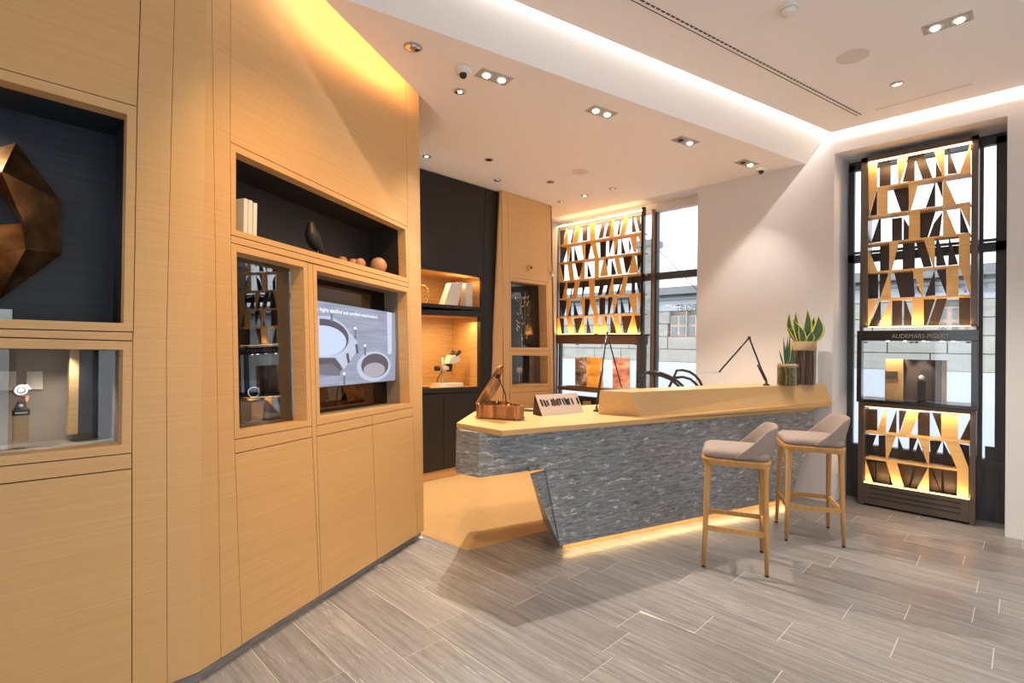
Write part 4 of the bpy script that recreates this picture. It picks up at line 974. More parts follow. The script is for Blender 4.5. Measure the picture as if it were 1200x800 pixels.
for k, u in enumerate(us):
    wdt = 0.019 + rs.uniform(-0.003, 0.004); lean = rs.uniform(-0.02, 0.02); v0, v1 = 0.42 + rs.uniform(0, 0.05), 0.76 + rs.uniform(-0.05, 0.03)
    sc_m = [mat('black strap', (0.02, 0.02, 0.022), 0.5), mat('oxblood strap', (0.16, 0.03, 0.02), 0.5), mat('slate strap', (0.06, 0.065, 0.075), 0.5)][(2 if k % 3 == 2 else 0) if k not in (2, 6) else 1]
    build('strap_sample', MB().prism([fp(u - wdt + lean, v0), fp(u + wdt + lean, v0), fp(u + wdt, v1), fp(u - wdt, v1)], fn*0.003), sc_m, t)
q = onz(617, 482, ZT)
tag(build('desk_pad', MB().prism([q + px_*-0.05, q + px_*0.16, q + px_*0.16 + py_*0.10, q + px_*-0.05 + py_*0.12], (0, 0, 0.006)), blackp, origin=q), 'black leather pad lying between the music box and the strap stand', 'desk pad')
# lamps
def lamp(label, base, elbow1, apex, wrist, tip, rad=0.006, weight=None):
    t = empty('task_lamp', base, label, 'lamp')
    build('clamp_base', MB().lathe([(0.028, 0), (0.028, 0.012), (0.012, 0.02), (0.010, 0.05)], base, 18), blackp, t, smooth=True)
    build('lower_arm', MB().tube([base + up*0.03, apex], rad, 10), black_gloss, t, smooth=True)
    build('upper_arm', MB().tube([apex, wrist], rad, 10), black_gloss, t, smooth=True)
    build('counterweight', MB().tube([elbow1, lerp(elbow1, base + up*0.04, 0.92)], rad*1.8, 10), blackp, t, smooth=True)
    build('joint', MB().sphere(apex, rad*2.0, 12), blackp, t, smooth=True)
    build('lamp_head', MB().hexa([wrist + V((0, 0, s*0.005)) + V((dx, dy, 0)) for s, dx, dy in ((-1, -0.02, -0.02), (-1, 0.02, 0.02), (1, 0.02, 0.02), (1, -0.02, -0.02))], [tip + V((0, 0, s*0.003)) + V((dx, dy, 0)) for s, dx, dy in ((-1, -0.02, -0.02), (-1, 0.02, 0.02), (1, 0.02, 0.02), (1, -0.02, -0.02))]), steel, t)
lb0 = onz(697, 490, ZT) + V((-0.03, 0.12, 0)); lb0 = onz(699, 482, ZT)
vd = F_.copy(); vd.z = 0; vd.normalize()
def facing(x, y, p0): return onp(x, y, p0, vd)
lamp('slender black task lamp folded upright at the left end of the raised oak top', setz(lb0, ZT), facing(706, 430, lb0), facing(711.5, 390, lb0), facing(728.5, 454, lb0), facing(744, 455, lb0))
lb1 = V((-1.62, 5.35, 1.155)); lb1 = onz(898, 451.5, 1.15)
lamp('black angled task lamp bent in front of the white wall', setz(lb1, 1.15), facing(888.5, 427, lb1), facing(878, 395.5, lb1), facing(842.5, 436, lb1), facing(827, 437, lb1), 0.008)
# plants in glass
def leaf_material():
    m = mat('snake plant leaf', (0.05, 0.12, 0.03), 0.4); n, l, b = nodes(m)
    uv = n.new('ShaderNodeUVMap'); uv.uv_map = 'leaf'; sx = n.new('ShaderNodeSeparateXYZ'); l.new(uv.outputs[0], sx.inputs[0])
    nz = n.new('ShaderNodeTexNoise'); nz.inputs['Scale'].default_value = 60; tc = n.new('ShaderNodeTexCoord'); l.new(tc.outputs['Object'], nz.inputs['Vector'])
    ad = n.new('ShaderNodeMath'); ad.operation = 'MULTIPLY_ADD'; ad.inputs[1].default_value = 0.15; l.new(nz.outputs['Fac'], ad.inputs[0]); l.new(sx.outputs[0], ad.inputs[2])
    cr = n.new('ShaderNodeValToRGB'); e = cr.color_ramp.elements; e[0].position = 0.70; e[0].color = (0.022, 0.07, 0.022, 1); e[1].position = 0.80; e[1].color = (0.62, 0.58, 0.10, 1)
    x = cr.color_ramp.elements.new(0.45); x.color = (0.05, 0.12, 0.035, 1)
    l.new(ad.outputs[0], cr.inputs[0]); l.new(cr.outputs[0], b.inputs['Base Color']); return m
leafm = leaf_material(); leaf_plain = mat('dark green spear leaf', (0.03, 0.10, 0.03), 0.45)
def leaf(parent, base, tip, width, bend, m):
    base, tip = V(base), V(tip); d_ = tip - base; s_ = d_.cross(vd).normalized(); N = 8; vs = []; uv = []; fs = []
    for k in range(N + 1):
        q = k/N; wq = width*(0.45 + 1.1*math.sin(math.pi*min(q*0.85+0.12, 1)))*(1 - q**5)*0.62 + 0.0004
        c = lerp(base, tip, q) + bend*math.sin(math.pi*q)
        for j, e in enumerate((-1, -0.55, 0, 0.55, 1)):
            vs.append(c + s_*wq*e + vd*(abs(e)*-0.25*wq)); uv.append((abs(e), q))
    for k in range(N):
        for j in range(4): i = k*5 + j; fs.append((i, i+1, i+6, i+5))
    me = bpy.data.meshes.new('leaf'); off = V(parent['_w']); me.from_pydata([tuple(p - off) for p in vs], [], fs); me.materials.append(m)
    ul = me.uv_layers.new(name='leaf')
    for lp in me.loops: ul.data[lp.index].uv = uv[lp.vertex_index]
    for p in me.polygons: p.use_smooth = True
    o = bpy.data.objects.new('leaf', me); C.objects.link(o); o.parent = parent; md = o.modifiers.new('thickness', 'SOLIDIFY'); md.thickness = 0.002; return o
def bark_fill(t, base, r, h, seed, cols):
    rs = random.Random(seed); mb = MB(); n_ = 46
    for k in range(n_):
        a_ = 2*math.pi*k/n_ + rs.uniform(-.05, .05); rr = r*rs.uniform(0.84, 0.97); c = base + V((math.cos(a_)*rr, math.sin(a_)*rr, 0.006))
        mb.tube([c, c + V((rs.uniform(-.002, .002), rs.uniform(-.002, .002), h*rs.uniform(0.9, 1.0)))], r*0.075, 5)
    mb.lathe([(r*0.84, 0.004), (r*0.84, h*0.9)], base, 20); return tag(build('bark_fill', mb, cols, t), kind='stuff')
def vase(t, base, r, h):
    build('glass_vase', MB().lathe([(0.001, 0.0), (r*1.0, 0.0), (r, h), (r*0.965, h), (r*0.965, 0.006), (0.001, 0.006)], base, 32), jar_glass, t, smooth=False)
bark = grain('bark and twigs', (0.20, 0.09, 0.05), (0.055, 0.025, 0.015), (90, 90, 8), 0.8)
moss = grain('moss and bark', (0.26, 0.22, 0.06), (0.08, 0.045, 0.02), (60, 60, 20), 0.9)
burlap = grain('burlap', (0.46, 0.32, 0.17), (0.30, 0.20, 0.10), (90, 90, 90), 0.9)
ZP = 1.152
pb1 = setz(ony(941, 447.5, 5.58), ZP + 0.002); k1_ = (pb1 - CAM).dot(F_)/F_PX
r1 = 14.0*k1_*0.97; pb1 = pb1 + V((-0.02, 0.02, 0))*0; h1 = (proj(pb1)[1] - 401)*k1_
t = empty('snake_plant', pb1, 'tall snake plant with yellow-edged leaves in the larger glass vase', 'plant')
vase(t, pb1, r1, h1 + 0.012); bark_fill(t, pb1, r1*0.95, h1*0.93, 2, bark)
build('burlap_rim', MB().lathe([(r1*0.98, h1*0.80), (r1*1.01, h1*0.82), (r1*1.0, h1*1.0), (r1*0.80, h1*1.02), (0.001, h1*0.97)], pb1, 24), burlap, t, smooth=True)
lv = pb1 + up*h1*0.95
def lf(bx, tx, ty, wd, bend=0, dpt=0.0): 
    tp = onp(tx, ty, pb1 + vd*dpt, vd); bp_ = onp(bx, 402, pb1 + vd*dpt*0.5, vd); leaf(t, V((bp_.x, bp_.y, lv.z)), tp, wd*k1_, R_*bend*k1_, leafm)
for bx, tx, ty, wd, bn, dp2 in ((935, 925, 366, 4.0, -5, 0.0), (936, 932, 365, 4.0, -1, 0.03), (938, 922.5, 383, 5.0, 2, -0.03), (939, 929, 374, 6.0, 1, -0.04), (941, 936, 381, 5.0, 1, -0.05),
    (942, 946, 363, 6.0, 2, -0.01), (945, 954, 371, 5.0, 1, 0.02), (948, 958.5, 370, 8.0, 5, -0.02), (946, 951, 388, 5.0, 1, -0.05), (943, 945, 376, 5.0, 0, 0.05)): lf(bx, tx, ty, wd, bn, dp2)
pb2 = setz(ony(923.3, 450.3, 5.30), ZP); k2_ = (pb2 - CAM).dot(F_)/F_PX
r2 = 11.6*k2_; h2 = (proj(pb2)[1] - 427)*k2_
t = empty('spear_plant', pb2, 'small spear-leaved plant in the shorter mossy glass jar', 'plant')
vase(t, pb2, r2, h2 + 0.01); bark_fill(t, pb2, r2*0.95, h2*0.93, 5, moss)
build('fibre_rim', MB().lathe([(r2*0.95, h2*0.84), (r2*0.98, h2*0.98), (r2*0.7, h2*1.03), (0.001, h2*1.0)], pb2, 24), burlap, t, smooth=True)
for bx, tx, ty, wd in ((918, 913, 410, 2.4), (920, 918, 395, 2.8), (922, 923, 393, 2.8), (924, 925.5, 391, 3.0), (926, 929, 404, 2.6), (928, 934, 408, 2.6), (921, 921, 402, 2.8), (925, 922, 400, 2.4)):
    q = onp(bx, 427, pb2, vd); leaf(t, V((q.x, q.y, pb2.z + h2*0.95)), onp(tx, ty, pb2, vd), wd*0.42*k2_, V((0, 0, 0)), leaf_plain)
q = setz(ony(903, 449, 5.30), ZP)
tag(build('paper_slip', MB().box(q + up*0.006, (0.12, 0.05, 0.010), Matrix.Rotation(0.3, 3, 'Z')), whitep, origin=q), 'low white paper stack beside the mossy jar', 'paper')

# chairs with looping tube arms behind the counter
def loop_chair(label, p0, arcs, seat_c):
    t = empty('tube_arm_chair', setz(seat_c, 0.0), label, 'chair')
    for pts in arcs:
        P = [onp(x, y, p0, vd) for x, y in pts]; build('arm_loop', MB().tube(P, 0.014, 10), steel if 0 else black_gloss, t, smooth=True)
    sc = setz(seat_c, 0.72)
    build('seat', MB().box(sc, (0.44, 0.44, 0.07), Matrix.Rotation(0.3, 3, 'Z')), mat('black leather', (0.02, 0.02, 0.02), 0.4), t, bevel=0.02)
    build('column', MB().tube([setz(sc, 0.05), setz(sc, 0.69)], 0.03, 14), chrome, t, smooth=True)
    for k in range(5):
        a_ = 2*math.pi*k/5; build('leg', MB().tube([setz(sc, 0.06), setz(sc, 0.03) + V((math.cos(a_)*0.28, math.sin(a_)*0.28, 0))], [0.022, 0.014], 8), chrome, t)
    return t
pc1 = V((-3.0, 4.45, 1.2)); pc2 = V((-2.95, 4.85, 1.2))
loop_chair('black tube-armed chair behind the counter, left one of the two', pc1, [[(745, 470), (748, 449), (752, 441), (757, 436.5), (765, 435.5), (775, 437), (785, 441), (794, 446.5), (800, 452), (805, 458), (808, 470)], [(757, 436.5), (775, 440), (787, 445), (795, 452), (800, 460), (802, 472)]], V((-3.05, 4.35, 0)))
loop_chair('black tube-armed chair behind the counter, right one of the two', pc2, [[(781, 470), (784, 454), (789, 443), (793, 434), (800, 433.5), (808, 435.5), (815, 440), (820, 446), (823, 453), (826, 470)], [(791, 442.5), (800, 441.5), (809, 444), (815, 449), (819, 455), (822, 466)]], V((-2.9, 4.95, 0)))

# ------------------------------------------------------------------ bar stools
def make_stool():
    t = empty('bar_stool', (0, 0, 0), 'oak bar stool with taupe curved back, nearer to the camera', 'bar stool', 'bar stools at the counter')
    zs = 0.745; hf = 0.045
    def plan(s, z):      # rounded seat outline; front is -x
        pts = []
        for cx, cy, r, a0_, a1_ in ((-0.135, -0.145, 0.075, 180, 270), (0.145, -0.150, 0.070, 270, 360), (0.145, 0.150, 0.070, 0, 90), (-0.135, 0.145, 0.075, 90, 180)):
            for k in range(6): a = math.radians(a0_ + (a1_-a0_)*k/5); pts.append(V(((cx + r*math.cos(a))*s, (cy + r*math.sin(a))*s, z)))
        return pts
    fr = MB().ring([plan(0.99, zs - hf), plan(1.03, zs - hf*0.3), plan(1.03, zs), plan(0.94, zs)])
    build('seat_frame', fr, stool_oak, t, smooth=False, bevel=0.004)
    cu = MB().ring([plan(0.95, zs), plan(1.0, zs + 0.02), plan(0.97, zs + 0.045), plan(0.86, zs + 0.060), plan(0.6, zs + 0.066), plan(0.2, zs + 0.066)])
    build('seat_cushion', cu, fabric, t, smooth=True)
    fx, fy_ = 0.195, 0.219
    for sx in (-1, 1):
        for sy in (-1, 1):
            top = V((sx*0.172 + (0.012 if sx > 0 else 0), sy*0.172, zs - 0.01)); ft = V((sx*fx, sy*fy_, 0.012)); mb = MB(); rings = []
            for q, w_ in ((0, 0.029), (0.05, 0.027), (0.10, 0.021), (0.2, 0.0195), (0.6, 0.0175), (1.0, 0.0125)):
                c = lerp(top, ft, q); rings.append([c + V((math.cos(a)*w_, math.sin(a)*w_, 0)) for a in [2*math.pi*j/12 for j in range(12)]])
            lg = build('leg', mb.ring(rings), stool_oak, t, smooth=True); lg['_w'] = tuple(WORLD[lg.name])
            build('foot_cap', MB().lathe([(0.0125, 0), (0.0128, 0.013)], (ft.x, ft.y, 0), 12), blackp, lg)
    def at_z(sx, sy, z): top = V((sx*0.172 + (0.012 if sx > 0 else 0), sy*0.172, zs)); ft = V((sx*fx, sy*fy_, 0)); return lerp(ft, top, z/zs)
    for (s0_, s1_, z) in (((-1, -1), (1, -1), 0.265), ((-1, 1), (1, 1), 0.265), ((1, -1), (1, 1), 0.265), ((-1, -1), (-1, 1), 0.265)):
        A, B = at_z(*s0_, z), at_z(*s1_, z); d_ = (B-A).normalized(); n_ = V((-d_.y, d_.x, 0))
        build('footrest', MB().prism([A + n_*0.009 - up*0.016, A - n_*0.009 - up*0.016, A - n_*0.009 + up*0.016, A + n_*0.009 + up*0.016], B - A), stool_oak, t)
    # curved upholstered back
    rings = []; N = 24
    for k in range(N + 1):
        q = k/N*2 - 1; a = q*math.radians(97); hgt = 0.215*(min(1.0, (1 - abs(q))*1.9)**0.8 * 0.80 + 0.20*math.cos(q*math.pi/2)) + 0.012; fl_ = 0.050*math.cos(q*math.pi/2)
        def pt(rad, z, off): return V((0.030 + (0.198*rad + off)*math.copysign(abs(math.cos(a))**0.72, math.cos(a)), (0.232*rad + off*0.5)*math.copysign(abs(math.sin(a))**0.72, math.sin(a)), z))
        z0_ = zs + 0.002; tt = 0.017
        rings.append([pt(1.0, z0_, 0), pt(1.0, z0_ + hgt*0.5, fl_*0.5), pt(1.0, z0_ + hgt*0.92, fl_), pt(1.0, z0_ + hgt, fl_ - tt*0.4), pt(1.0, z0_ + hgt, fl_ - tt*1.2), pt(1.0, z0_ + hgt*0.92, fl_ - tt*1.7), pt(1.0, z0_ + hgt*0.5, fl_*0.5 - tt*2.0), pt(1.0, z0_ + 0.02, -tt*2.0)])
    build('backrest', MB().ring(rings), fabric, t, smooth=True, sub=1)
    return t
st1 = make_stool()
feet = [onz(825, 664), onz(899, 676), onz(892, 647)]
cA_ = (feet[0] + feet[2])/2; fd = (feet[1] - feet[0]).normalized()
st2 = copy_tree(st1)
st1.location = (cA_.x, cA_.y, 0.0005); st1.rotation_euler = (0, 0, math.atan2(fd.y, fd.x))
f2 = [onz(919, 633), onz(987, 641), onz(973, 619), onz(911, 612)]; cB_ = sum(f2, V((0, 0, 0)))/4; fd2 = (f2[1] - f2[0]).normalized()
st2.location = (cB_.x, cB_.y, 0.0005); st2.rotation_euler = (0, 0, math.atan2(fd2.y, fd2.x)); st2['label'] = 'oak bar stool with taupe curved back, farther one beside the white wall'

# ------------------------------------------------------------------ windows
def bar(mb, p, q, wx, wy, wz=None): pass
wn = MB(); YF = YG
def fbox(mb, x0, x1, z0, z1, y=YF, t_=0.06): mb.box(((x0+x1)/2, y, (z0+z1)/2), (abs(x1-x0), t_, abs(z1-z0)))
def X(px, y=YF, py=300): return ony(px, py, y).x
def Zp(px, py, y=YF): return ony(px, py, y).z
# right window (behind the tower)
xL, xR = X(991), X(1180, py=400); zb0 = 0.0; ztw = Zp(1160, 163)
ww = MB()
fbox(ww, xL - 0.08, X(1001.5), 0, ztw); fbox(ww, X(1167), xR + 0.1, 0, ztw); fbox(ww, X(1145), X(1152.5), 0, ztw, t_=0.08); fbox(ww, X(1009), X(1012), 0, ztw, t_=0.08)
fbox(ww, xL, xR, ztw - 0.06, ztw + 0.08); 
zm = Zp(1160, 287); fbox(ww, xL, xR, zm - 0.06, zm + 0.02); fbox(ww, xL, xR, zm + 0.03, zm + 0.05, y=YF - 0.02)
zs_ = Zp(1160, 538); fbox(ww, xL, xR, 0.0, zs_ - 0.03, t_=0.05); fbox(ww, xL, xR, zs_ - 0.06, zs_, t_=0.10)
o = struct('window_1', ww, frame_grey); o['_w'] = (0, 0, 0); WORLD[o.name] = V((0, 0, 0))
build('pane', MB().box(((xL+xR)/2, YF + 0.01, (zs_+ztw)/2), (xR-xL, 0.008, ztw-zs_)), glass, o)
for px0, px1 in ((1152, 1176),):
    x0, x1 = X(px0 + 4), X(px1 - 3); build('bottom_panel', MB().box(((x0+x1)/2, YF - 0.035, 0.36), (x1-x0, 0.012, 0.60)), frame_grey, o)
# left window with big pane
w2_ = MB(); x0, x1 = X(763, YF - 0.11), X(769.5, YF - 0.01); zt2_ = Zp(790, 243)
xe = X(817.5) + 0.12; xl0 = X(656)
fbox(w2_, xl0, xe, zt2_ - 0.02, zt2_ + 0.12); 
zmm = Zp(790, 323); fbox(w2_, X(753), xe, zmm - 0.035, zmm + 0.055, t_=0.09)
fbox(w2_, xl0, X(753), zmm - 0.05, zmm + 0.05, t_=0.05)
fbox(w2_, X(769), X(771.5), 0, zt2_, t_=0.08)
fbox(w2_, xl0, xe, 0, 0.75, t_=0.06); fbox(w2_, xl0, xl0 + 0.06, 0, zt2_); fbox(w2_, X(753.5) - .02, X(754.5), 0, zt2_)
o2_ = struct('window_2', w2_, frame_grey); o2_['_w'] = (0, 0, 0); WORLD[o2_.name] = V((0, 0, 0))
build('post', MB().box(((x0+x1)/2, YF - 0.06, (zt2_)/2), (x1-x0, 0.10, zt2_)), brown_post, o2_)
build('pane', MB().box(((xl0+xe)/2, YF + 0.012, (0.75+zt2_)/2), (xe-xl0, 0.008, zt2_-0.75)), glass, o2_)

# ------------------------------------------------------------------ lattice screens
slat_warmlit = grain('warm-lit oak slat', (0.90, 0.50, 0.13), (0.80, 0.42, 0.10), (4, 4, 90), 0.45)  # oak slat copy with the warm light falling on it put into the colour
def lattice(parent, Y, conv, front, backs, shelves, dep_=0.14, sh_d=0.16, fm=None):
    for poly in front:
        P = [ony(*conv(*q), Y) for q in poly]; build('oak_slat', MB().prism(P, (0, 0.016, 0)), fm or slat_oak, parent)
    for poly in backs:
        P = [ony(*conv(*q), Y + dep_) for q in poly]; build('dark_slat', MB().prism(P, (0, 0.012, 0)), slat_dark, parent)
    for (A, B) in shelves:
        a_, b2 = ony(*conv(*A), Y - 0.004), ony(*conv(*B), Y - 0.004); z = (a_.z + b2.z)/2
        build('shelf', MB().box(((a_.x+b2.x)/2, Y + sh_d/2 - 0.004, z), (b2.x-a_.x, sh_d, 0.016)), fm or slat_oak, parent)
# tower at the right
YT = 5.97
tw0, tw1 = ony(1006.5, 400, YT).x, ony(1145.5, 400, YT).x
zTop = ony(1078, 172.5, YT).z; twc = (tw0 + tw1)/2
tw = empty('display_tower', V((twc, YT + 0.15, 0)), 'tall dark bronze display tower with oak and dark lattice before the right window', 'display tower')
def tx(px, py=400): return ony(px, py, YT).x
def tz(px, py): return ony(px, py, YT).z
fwid = 0.05; DT = 0.20
fm_ = lambda name, x0, x1, z0, z1, m=bronze_metal, y0=YT-0.02, y1=YT+DT, **k: build(name, MB().box(((x0+x1)/2, (y0+y1)/2, (z0+z1)/2), (x1-x0, y1-y0, z1-z0)), m, tw, bevel=0.003, **k)
zlt = tz(1078, 178); zlb = tz(1078, 382.5)
fm_('side_post', tw0 + 0.01, tx(1016.3), zlb, zTop); fm_('side_post', tx(1137.3), tw1, zlb, zTop)
fm_('top_beam', tw0 + 0.01, tw1, zlt, zTop)
inx0, inx1 = tx(1016.3), tx(1137.3)
build('led_strip', MB().box(((inx0+inx1)/2, YT + 0.01, zlt - 0.006), (inx1-inx0 + 0.04, 0.02, 0.008)), led_warm, tw)
build('led_strip', MB().box(((inx0+inx1)/2, YT + 0.03, zlb + 0.002), (inx1-inx0, 0.012, 0.004)), led_amber, tw)
c1 = lambda x, y: (1000 + x/6.67, 150 + y/6.67)
ident = lambda x, y: (x, y)
TF = [[(1016.5,192),(1027.7,189.7),(1027.7,221),(1018.5,254)], [(1051.7,184.5),(1064.2,181.8),(1054.4,214.8),(1052.5,215)], [(1094,175.5),(1106.5,172.8),(1106.8,207),(1104.5,207)], [(1137.3,168),(1137.7,202),(1124.2,204)],
 [(1028,219.7),(1040.2,218.2),(1040.2,250.2),(1028.2,252)], [(1064.8,213.7),(1077.2,211.8),(1066.7,247.5),(1065.2,247.5)], [(1105,209.2),(1107.2,209.2),(1120.4,238.5),(1104.7,240.7)],
 [(1065.2,247.5),(1078,245.5),(1078,279.5),(1064.8,281)], [(1105,242),(1107.5,242),(1120.7,274),(1105,276)], [(1124,240.5),(1137,238),(1137,268)],
 [(1017,291.5),(1029,318.3),(1017,320)], [(1042.3,284.5),(1053.4,282.8),(1045,316.5),(1042.3,317)], [(1082.3,280),(1095.4,279),(1095.4,312.5),(1093.3,312.5)], [(1123.9,275.7),(1136.8,272.6),(1137,346),(1123.4,310.7)],
 [(1042,318.6),(1043.7,318.6),(1043.7,349.6),(1031,350)], [(1069,315.6),(1082,314),(1082,347.5),(1080.5,347.5)], [(1109.4,312.5),(1123.4,310.7),(1122.9,346),(1109.4,347)],
 [(1017,351),(1028,350.5),(1017.5,382.5)], [(1042.5,351.5),(1043.8,351),(1043.8,382),(1030,382.5)], [(1069,349.8),(1082.3,349),(1082.3,381.6),(1068.8,382)]]
TBk = [[(1031,193.5),(1043.8,190.8),(1043.8,217.8),(1030.7,218.7)], [(1064.5,186),(1072,185.3),(1071.7,211.8),(1057.7,213)], [(1072,184.5),(1083.2,182.3),(1092.7,207.8),(1081,209.7)], [(1096.7,188),(1105,207),(1096.3,207.8)],
 [(1110.7,177),(1112.5,177),(1121.8,202.5),(1110.7,204)], [(1046.2,220.5),(1065.2,217.5),(1064.8,247.5),(1055.8,248.2)], [(1095.2,213.8),(1096,213.8),(1096,241.5),(1084.7,243)], [(1097,211.5),(1104.5,210.8),(1104.5,232.5)],
 [(1027,223.5),(1027.8,223.5),(1027.8,252),(1019.5,253.5)], [(1045.2,256),(1057,254.5),(1057,281),(1045.2,283.6)], [(1059,255),(1065,265),(1065,280),(1058.6,281)], [(1078,249),(1096.7,246.7),(1087,278),(1078,279)],
 [(1094,262),(1104.5,248),(1101,277),(1088.4,278)], [(1030,256),(1032.4,256),(1032.4,283),(1020.6,284.5)], [(1125,243),(1135.6,272.3),(1125,273)], [(1031.2,287),(1042,286),(1042,317),(1031.2,318)],
 [(1057.8,284.5),(1072,284.5),(1072,314),(1057.8,316)], [(1072.6,282),(1083,281),(1092.4,312),(1082,313)], [(1112,279.3),(1113,279.3),(1122.8,309.5),(1111,310.8)], [(1097,279.5),(1099.7,279.5),(1108.8,310.8),(1097,311.6)],
 [(1017,321),(1029,319.5),(1029,349.3),(1017,350)], [(1031,320),(1041.6,318.6),(1031,349.3)], [(1048,319.5),(1070,316.4),(1072,347.5),(1055,348.7)], [(1095.4,316),(1096,345.8),(1084,347)], [(1097,315),(1108.9,313.4),(1108.9,345.8)],
 [(1045.5,352),(1057,351.5),(1057,380.8),(1045.5,381.5)], [(1059.5,352),(1061.5,353),(1068.2,372),(1068.2,381),(1059,381)], [(1082.3,349.5),(1096,349.6),(1085.8,380.8),(1082.3,381)], [(1098,350),(1110,349.3),(1099.8,380.8),(1087,381.6)],
 [(1123.9,348.7),(1137,347.5),(1137,381),(1123.9,381)], [(1031,352.7),(1032,352.7),(1032,372),(1028,382),(1019,382)]]
TS = [((1027.7, 219.7), (1137, 202)), ((1017, 254.1), (1136.8, 237.2)), ((1017, 287), (1136.8, 272.6)), ((1017, 320.5), (1123, 310)), ((1017, 351), (1137, 346.3))]
lattice(tw, YT, ident, TF, TBk, TS)
# black display box
zbt, zbb = tz(1078, 387), tz(1078, 474); zo_t, zo_b = tz(1078, 399.3), tz(1078, 471.5)
bx0, bx1 = tx(1005.5), tx(1146.5); YBx = YT - 0.05
fm_('box_head', bx0, bx1, zo_t, zbt, black_gloss, YBx, YT + 0.36); fm_('box_sill', bx0, bx1, zo_b - 0.03, zo_b, black_gloss, YBx, YT + 0.36)
fm_('box_cheek', bx0, tx(1011), zo_b, zo_t, black_gloss, YBx, YT + 0.03); fm_('box_cheek', tx(1138.7), bx1, zo_b, zo_t, black_gloss, YBx, YT + 0.03)
build('box_glass', MB().box((twc, YBx + 0.02, (zo_b+zo_t)/2), (bx1-bx0-0.1, 0.006, zo_t-zo_b)), vitrine_glass, tw)
for px in (1014.5, 1068, 1074, 1135): build('glass_clip', MB().box(ony(px, 401, YBx), (0.03, 0.012, 0.012)), blackp, tw)
for px in (1040, 1060, 1082, 1104, 1117): build('spot_lamp', MB().lathe([(0.012, 0), (0.012, -0.006)], V((ony(px, 400, YT+0.1).x, YT + 0.12, zo_t)), 12), led_white, tw)
text3d('AUDEMARS PIGUET', ony(1045, 396.0, YBx - 0.002), (1, 0, 0), up, 0.055, mat('bronze lettering', (0.30, 0.24, 0.18), 0.35, 0.3), tw, 'lettering', 0.001, xs=0.86)
# things in the box
YI = YT + 0.12
def ii(x, y, Y=YI): return ony(x, y, Y)
zfl = zo_b + 0.002
def screen_panel(name, label, x0, x1, ytop, m, Y, cat='panel', th=0.03):
    p, q = ii(x0, 440, Y), ii(x1, 440, Y); zt_ = ii((x0+x1)/2, ytop, Y).z
    return tag(build(name, MB().box(((p.x+q.x)/2, Y + th/2, (zfl+zt_)/2), (q.x-p.x, th, zt_-zfl)), m, origin=((p.x+q.x)/2, Y, zfl), bevel=0.002), label, cat)
screen_panel('oak_backdrop', 'lit oak backdrop board with a small plaque in the tower box', 1037, 1058.5, 420.5, amber_oak, YI)
screen_panel('brown_backdrop', 'dark brown backdrop board behind the small watch in the tower box', 1059, 1103.5, 421.5, mat('brown suede', (0.10, 0.070, 0.055), 0.8), YI + 0.02)
screen_panel('oak_backdrop', 'narrow oak upright at the right of the brown backdrop', 1104, 1109.3, 422, amber_oak, YI)
P = [ii(1037.5, 434.8, YI - 0.003), ii(1052, 435, YI - 0.003), ii(1052, 443.8, YI - 0.003), ii(1037.5, 443.5, YI - 0.003)]
tag(build('plaque', MB().prism(P, (0, -0.004, 0)), mat('walnut plaque', (0.12, 0.07, 0.04), 0.5), origin=P[3]), 'small brown plaque on the lit oak backdrop', 'plaque')
wp = ii(1080, 455, YT + 0.06)
t = empty('display_block', V((wp.x, wp.y, zfl)), 'dark plinth under the tiny lit watch in the tower box', 'stand')
build('block', MB().box((wp.x, wp.y, (zfl + ii(1080, 446, YT+0.06).z)/2), (0.055, 0.055, ii(1080, 446, YT+0.06).z - zfl)), mat('dark block', (0.03, 0.025, 0.02), 0.4), t, bevel=0.002)
wtz = ii(1080, 446, YT+0.06).z
t = empty('wristwatch', V((wp.x, wp.y, wtz)), 'tiny bright watch on the dark plinth in the tower box', 'watch')
watch(t, V((wp.x, wp.y, wtz + 0.028)), 0.024, (0.2, -1, 0.3), chrome, 1)
spot(V((wp.x, wp.y - 0.02, zo_t - 0.02)), V((wp.x, wp.y, wtz)), 8, 60, 0.5, 0.01, NEUT)
spot(V((ii(1047, 440).x, YI - 0.06, zo_t - 0.02)), V((ii(1047, 440).x, YI, zfl)), 14, 80, 0.5, 0.01, WARM)
# lower lattice
zl2t, zl2b = tz(1078, 480.5), tz(1078, 575.5)
fm_('side_post', tx(1007), tx(1014), 0.0, zo_b - 0.03); fm_('side_post', tx(1137.5), tx(1144.5), 0.0, zo_b - 0.03)
fm_('lower_head', tx(1014), tx(1137.5), zl2t, zo_b - 0.03); fm_('vent_base', tx(1014), tx(1137.5), 0.02, zl2b)
for yy in (579.5, 585.5, 591): 
    q = ony(1078, yy + 2, YT - 0.02); build('vent_slot', MB().box((twc, YT - 0.0205, q.z), (0.66, 0.004, 0.010)), blackp, tw)
build('led_strip', MB().box((twc, YT + 0.0, zl2b + 0.004), (tx(1137.5)-tx(1012), 0.03, 0.006)), led_amber, tw)
build('led_strip', MB().box((twc, YT + 0.05, zl2t - 0.004), (tx(1137)-tx(1014), 0.02, 0.006)), led_amber, tw)
LF = [[(1036.4,480),(1038.4,480),(1038,508),(1027,507)], [(1063,481.6),(1077,482.4),(1066,511),(1053.6,510)], [(1103,484.4),(1122.4,485.6),(1122.4,516.4),(1103,514)], [(1107,515),(1122.4,516.4),(1135,548),(1135,584),(1121.6,582.4),(1121.6,550)],
 [(1038,509),(1050,510),(1040,538),(1038,538)], [(1076,513),(1089,514),(1088.6,545.6),(1087.4,545.6)], [(1014,539),(1023,566),(1013.6,565.6)], [(1038,540),(1050.4,541.6),(1059.6,572),(1047,570)], [(1088,546.4),(1088.6,576),(1074.4,574)]]
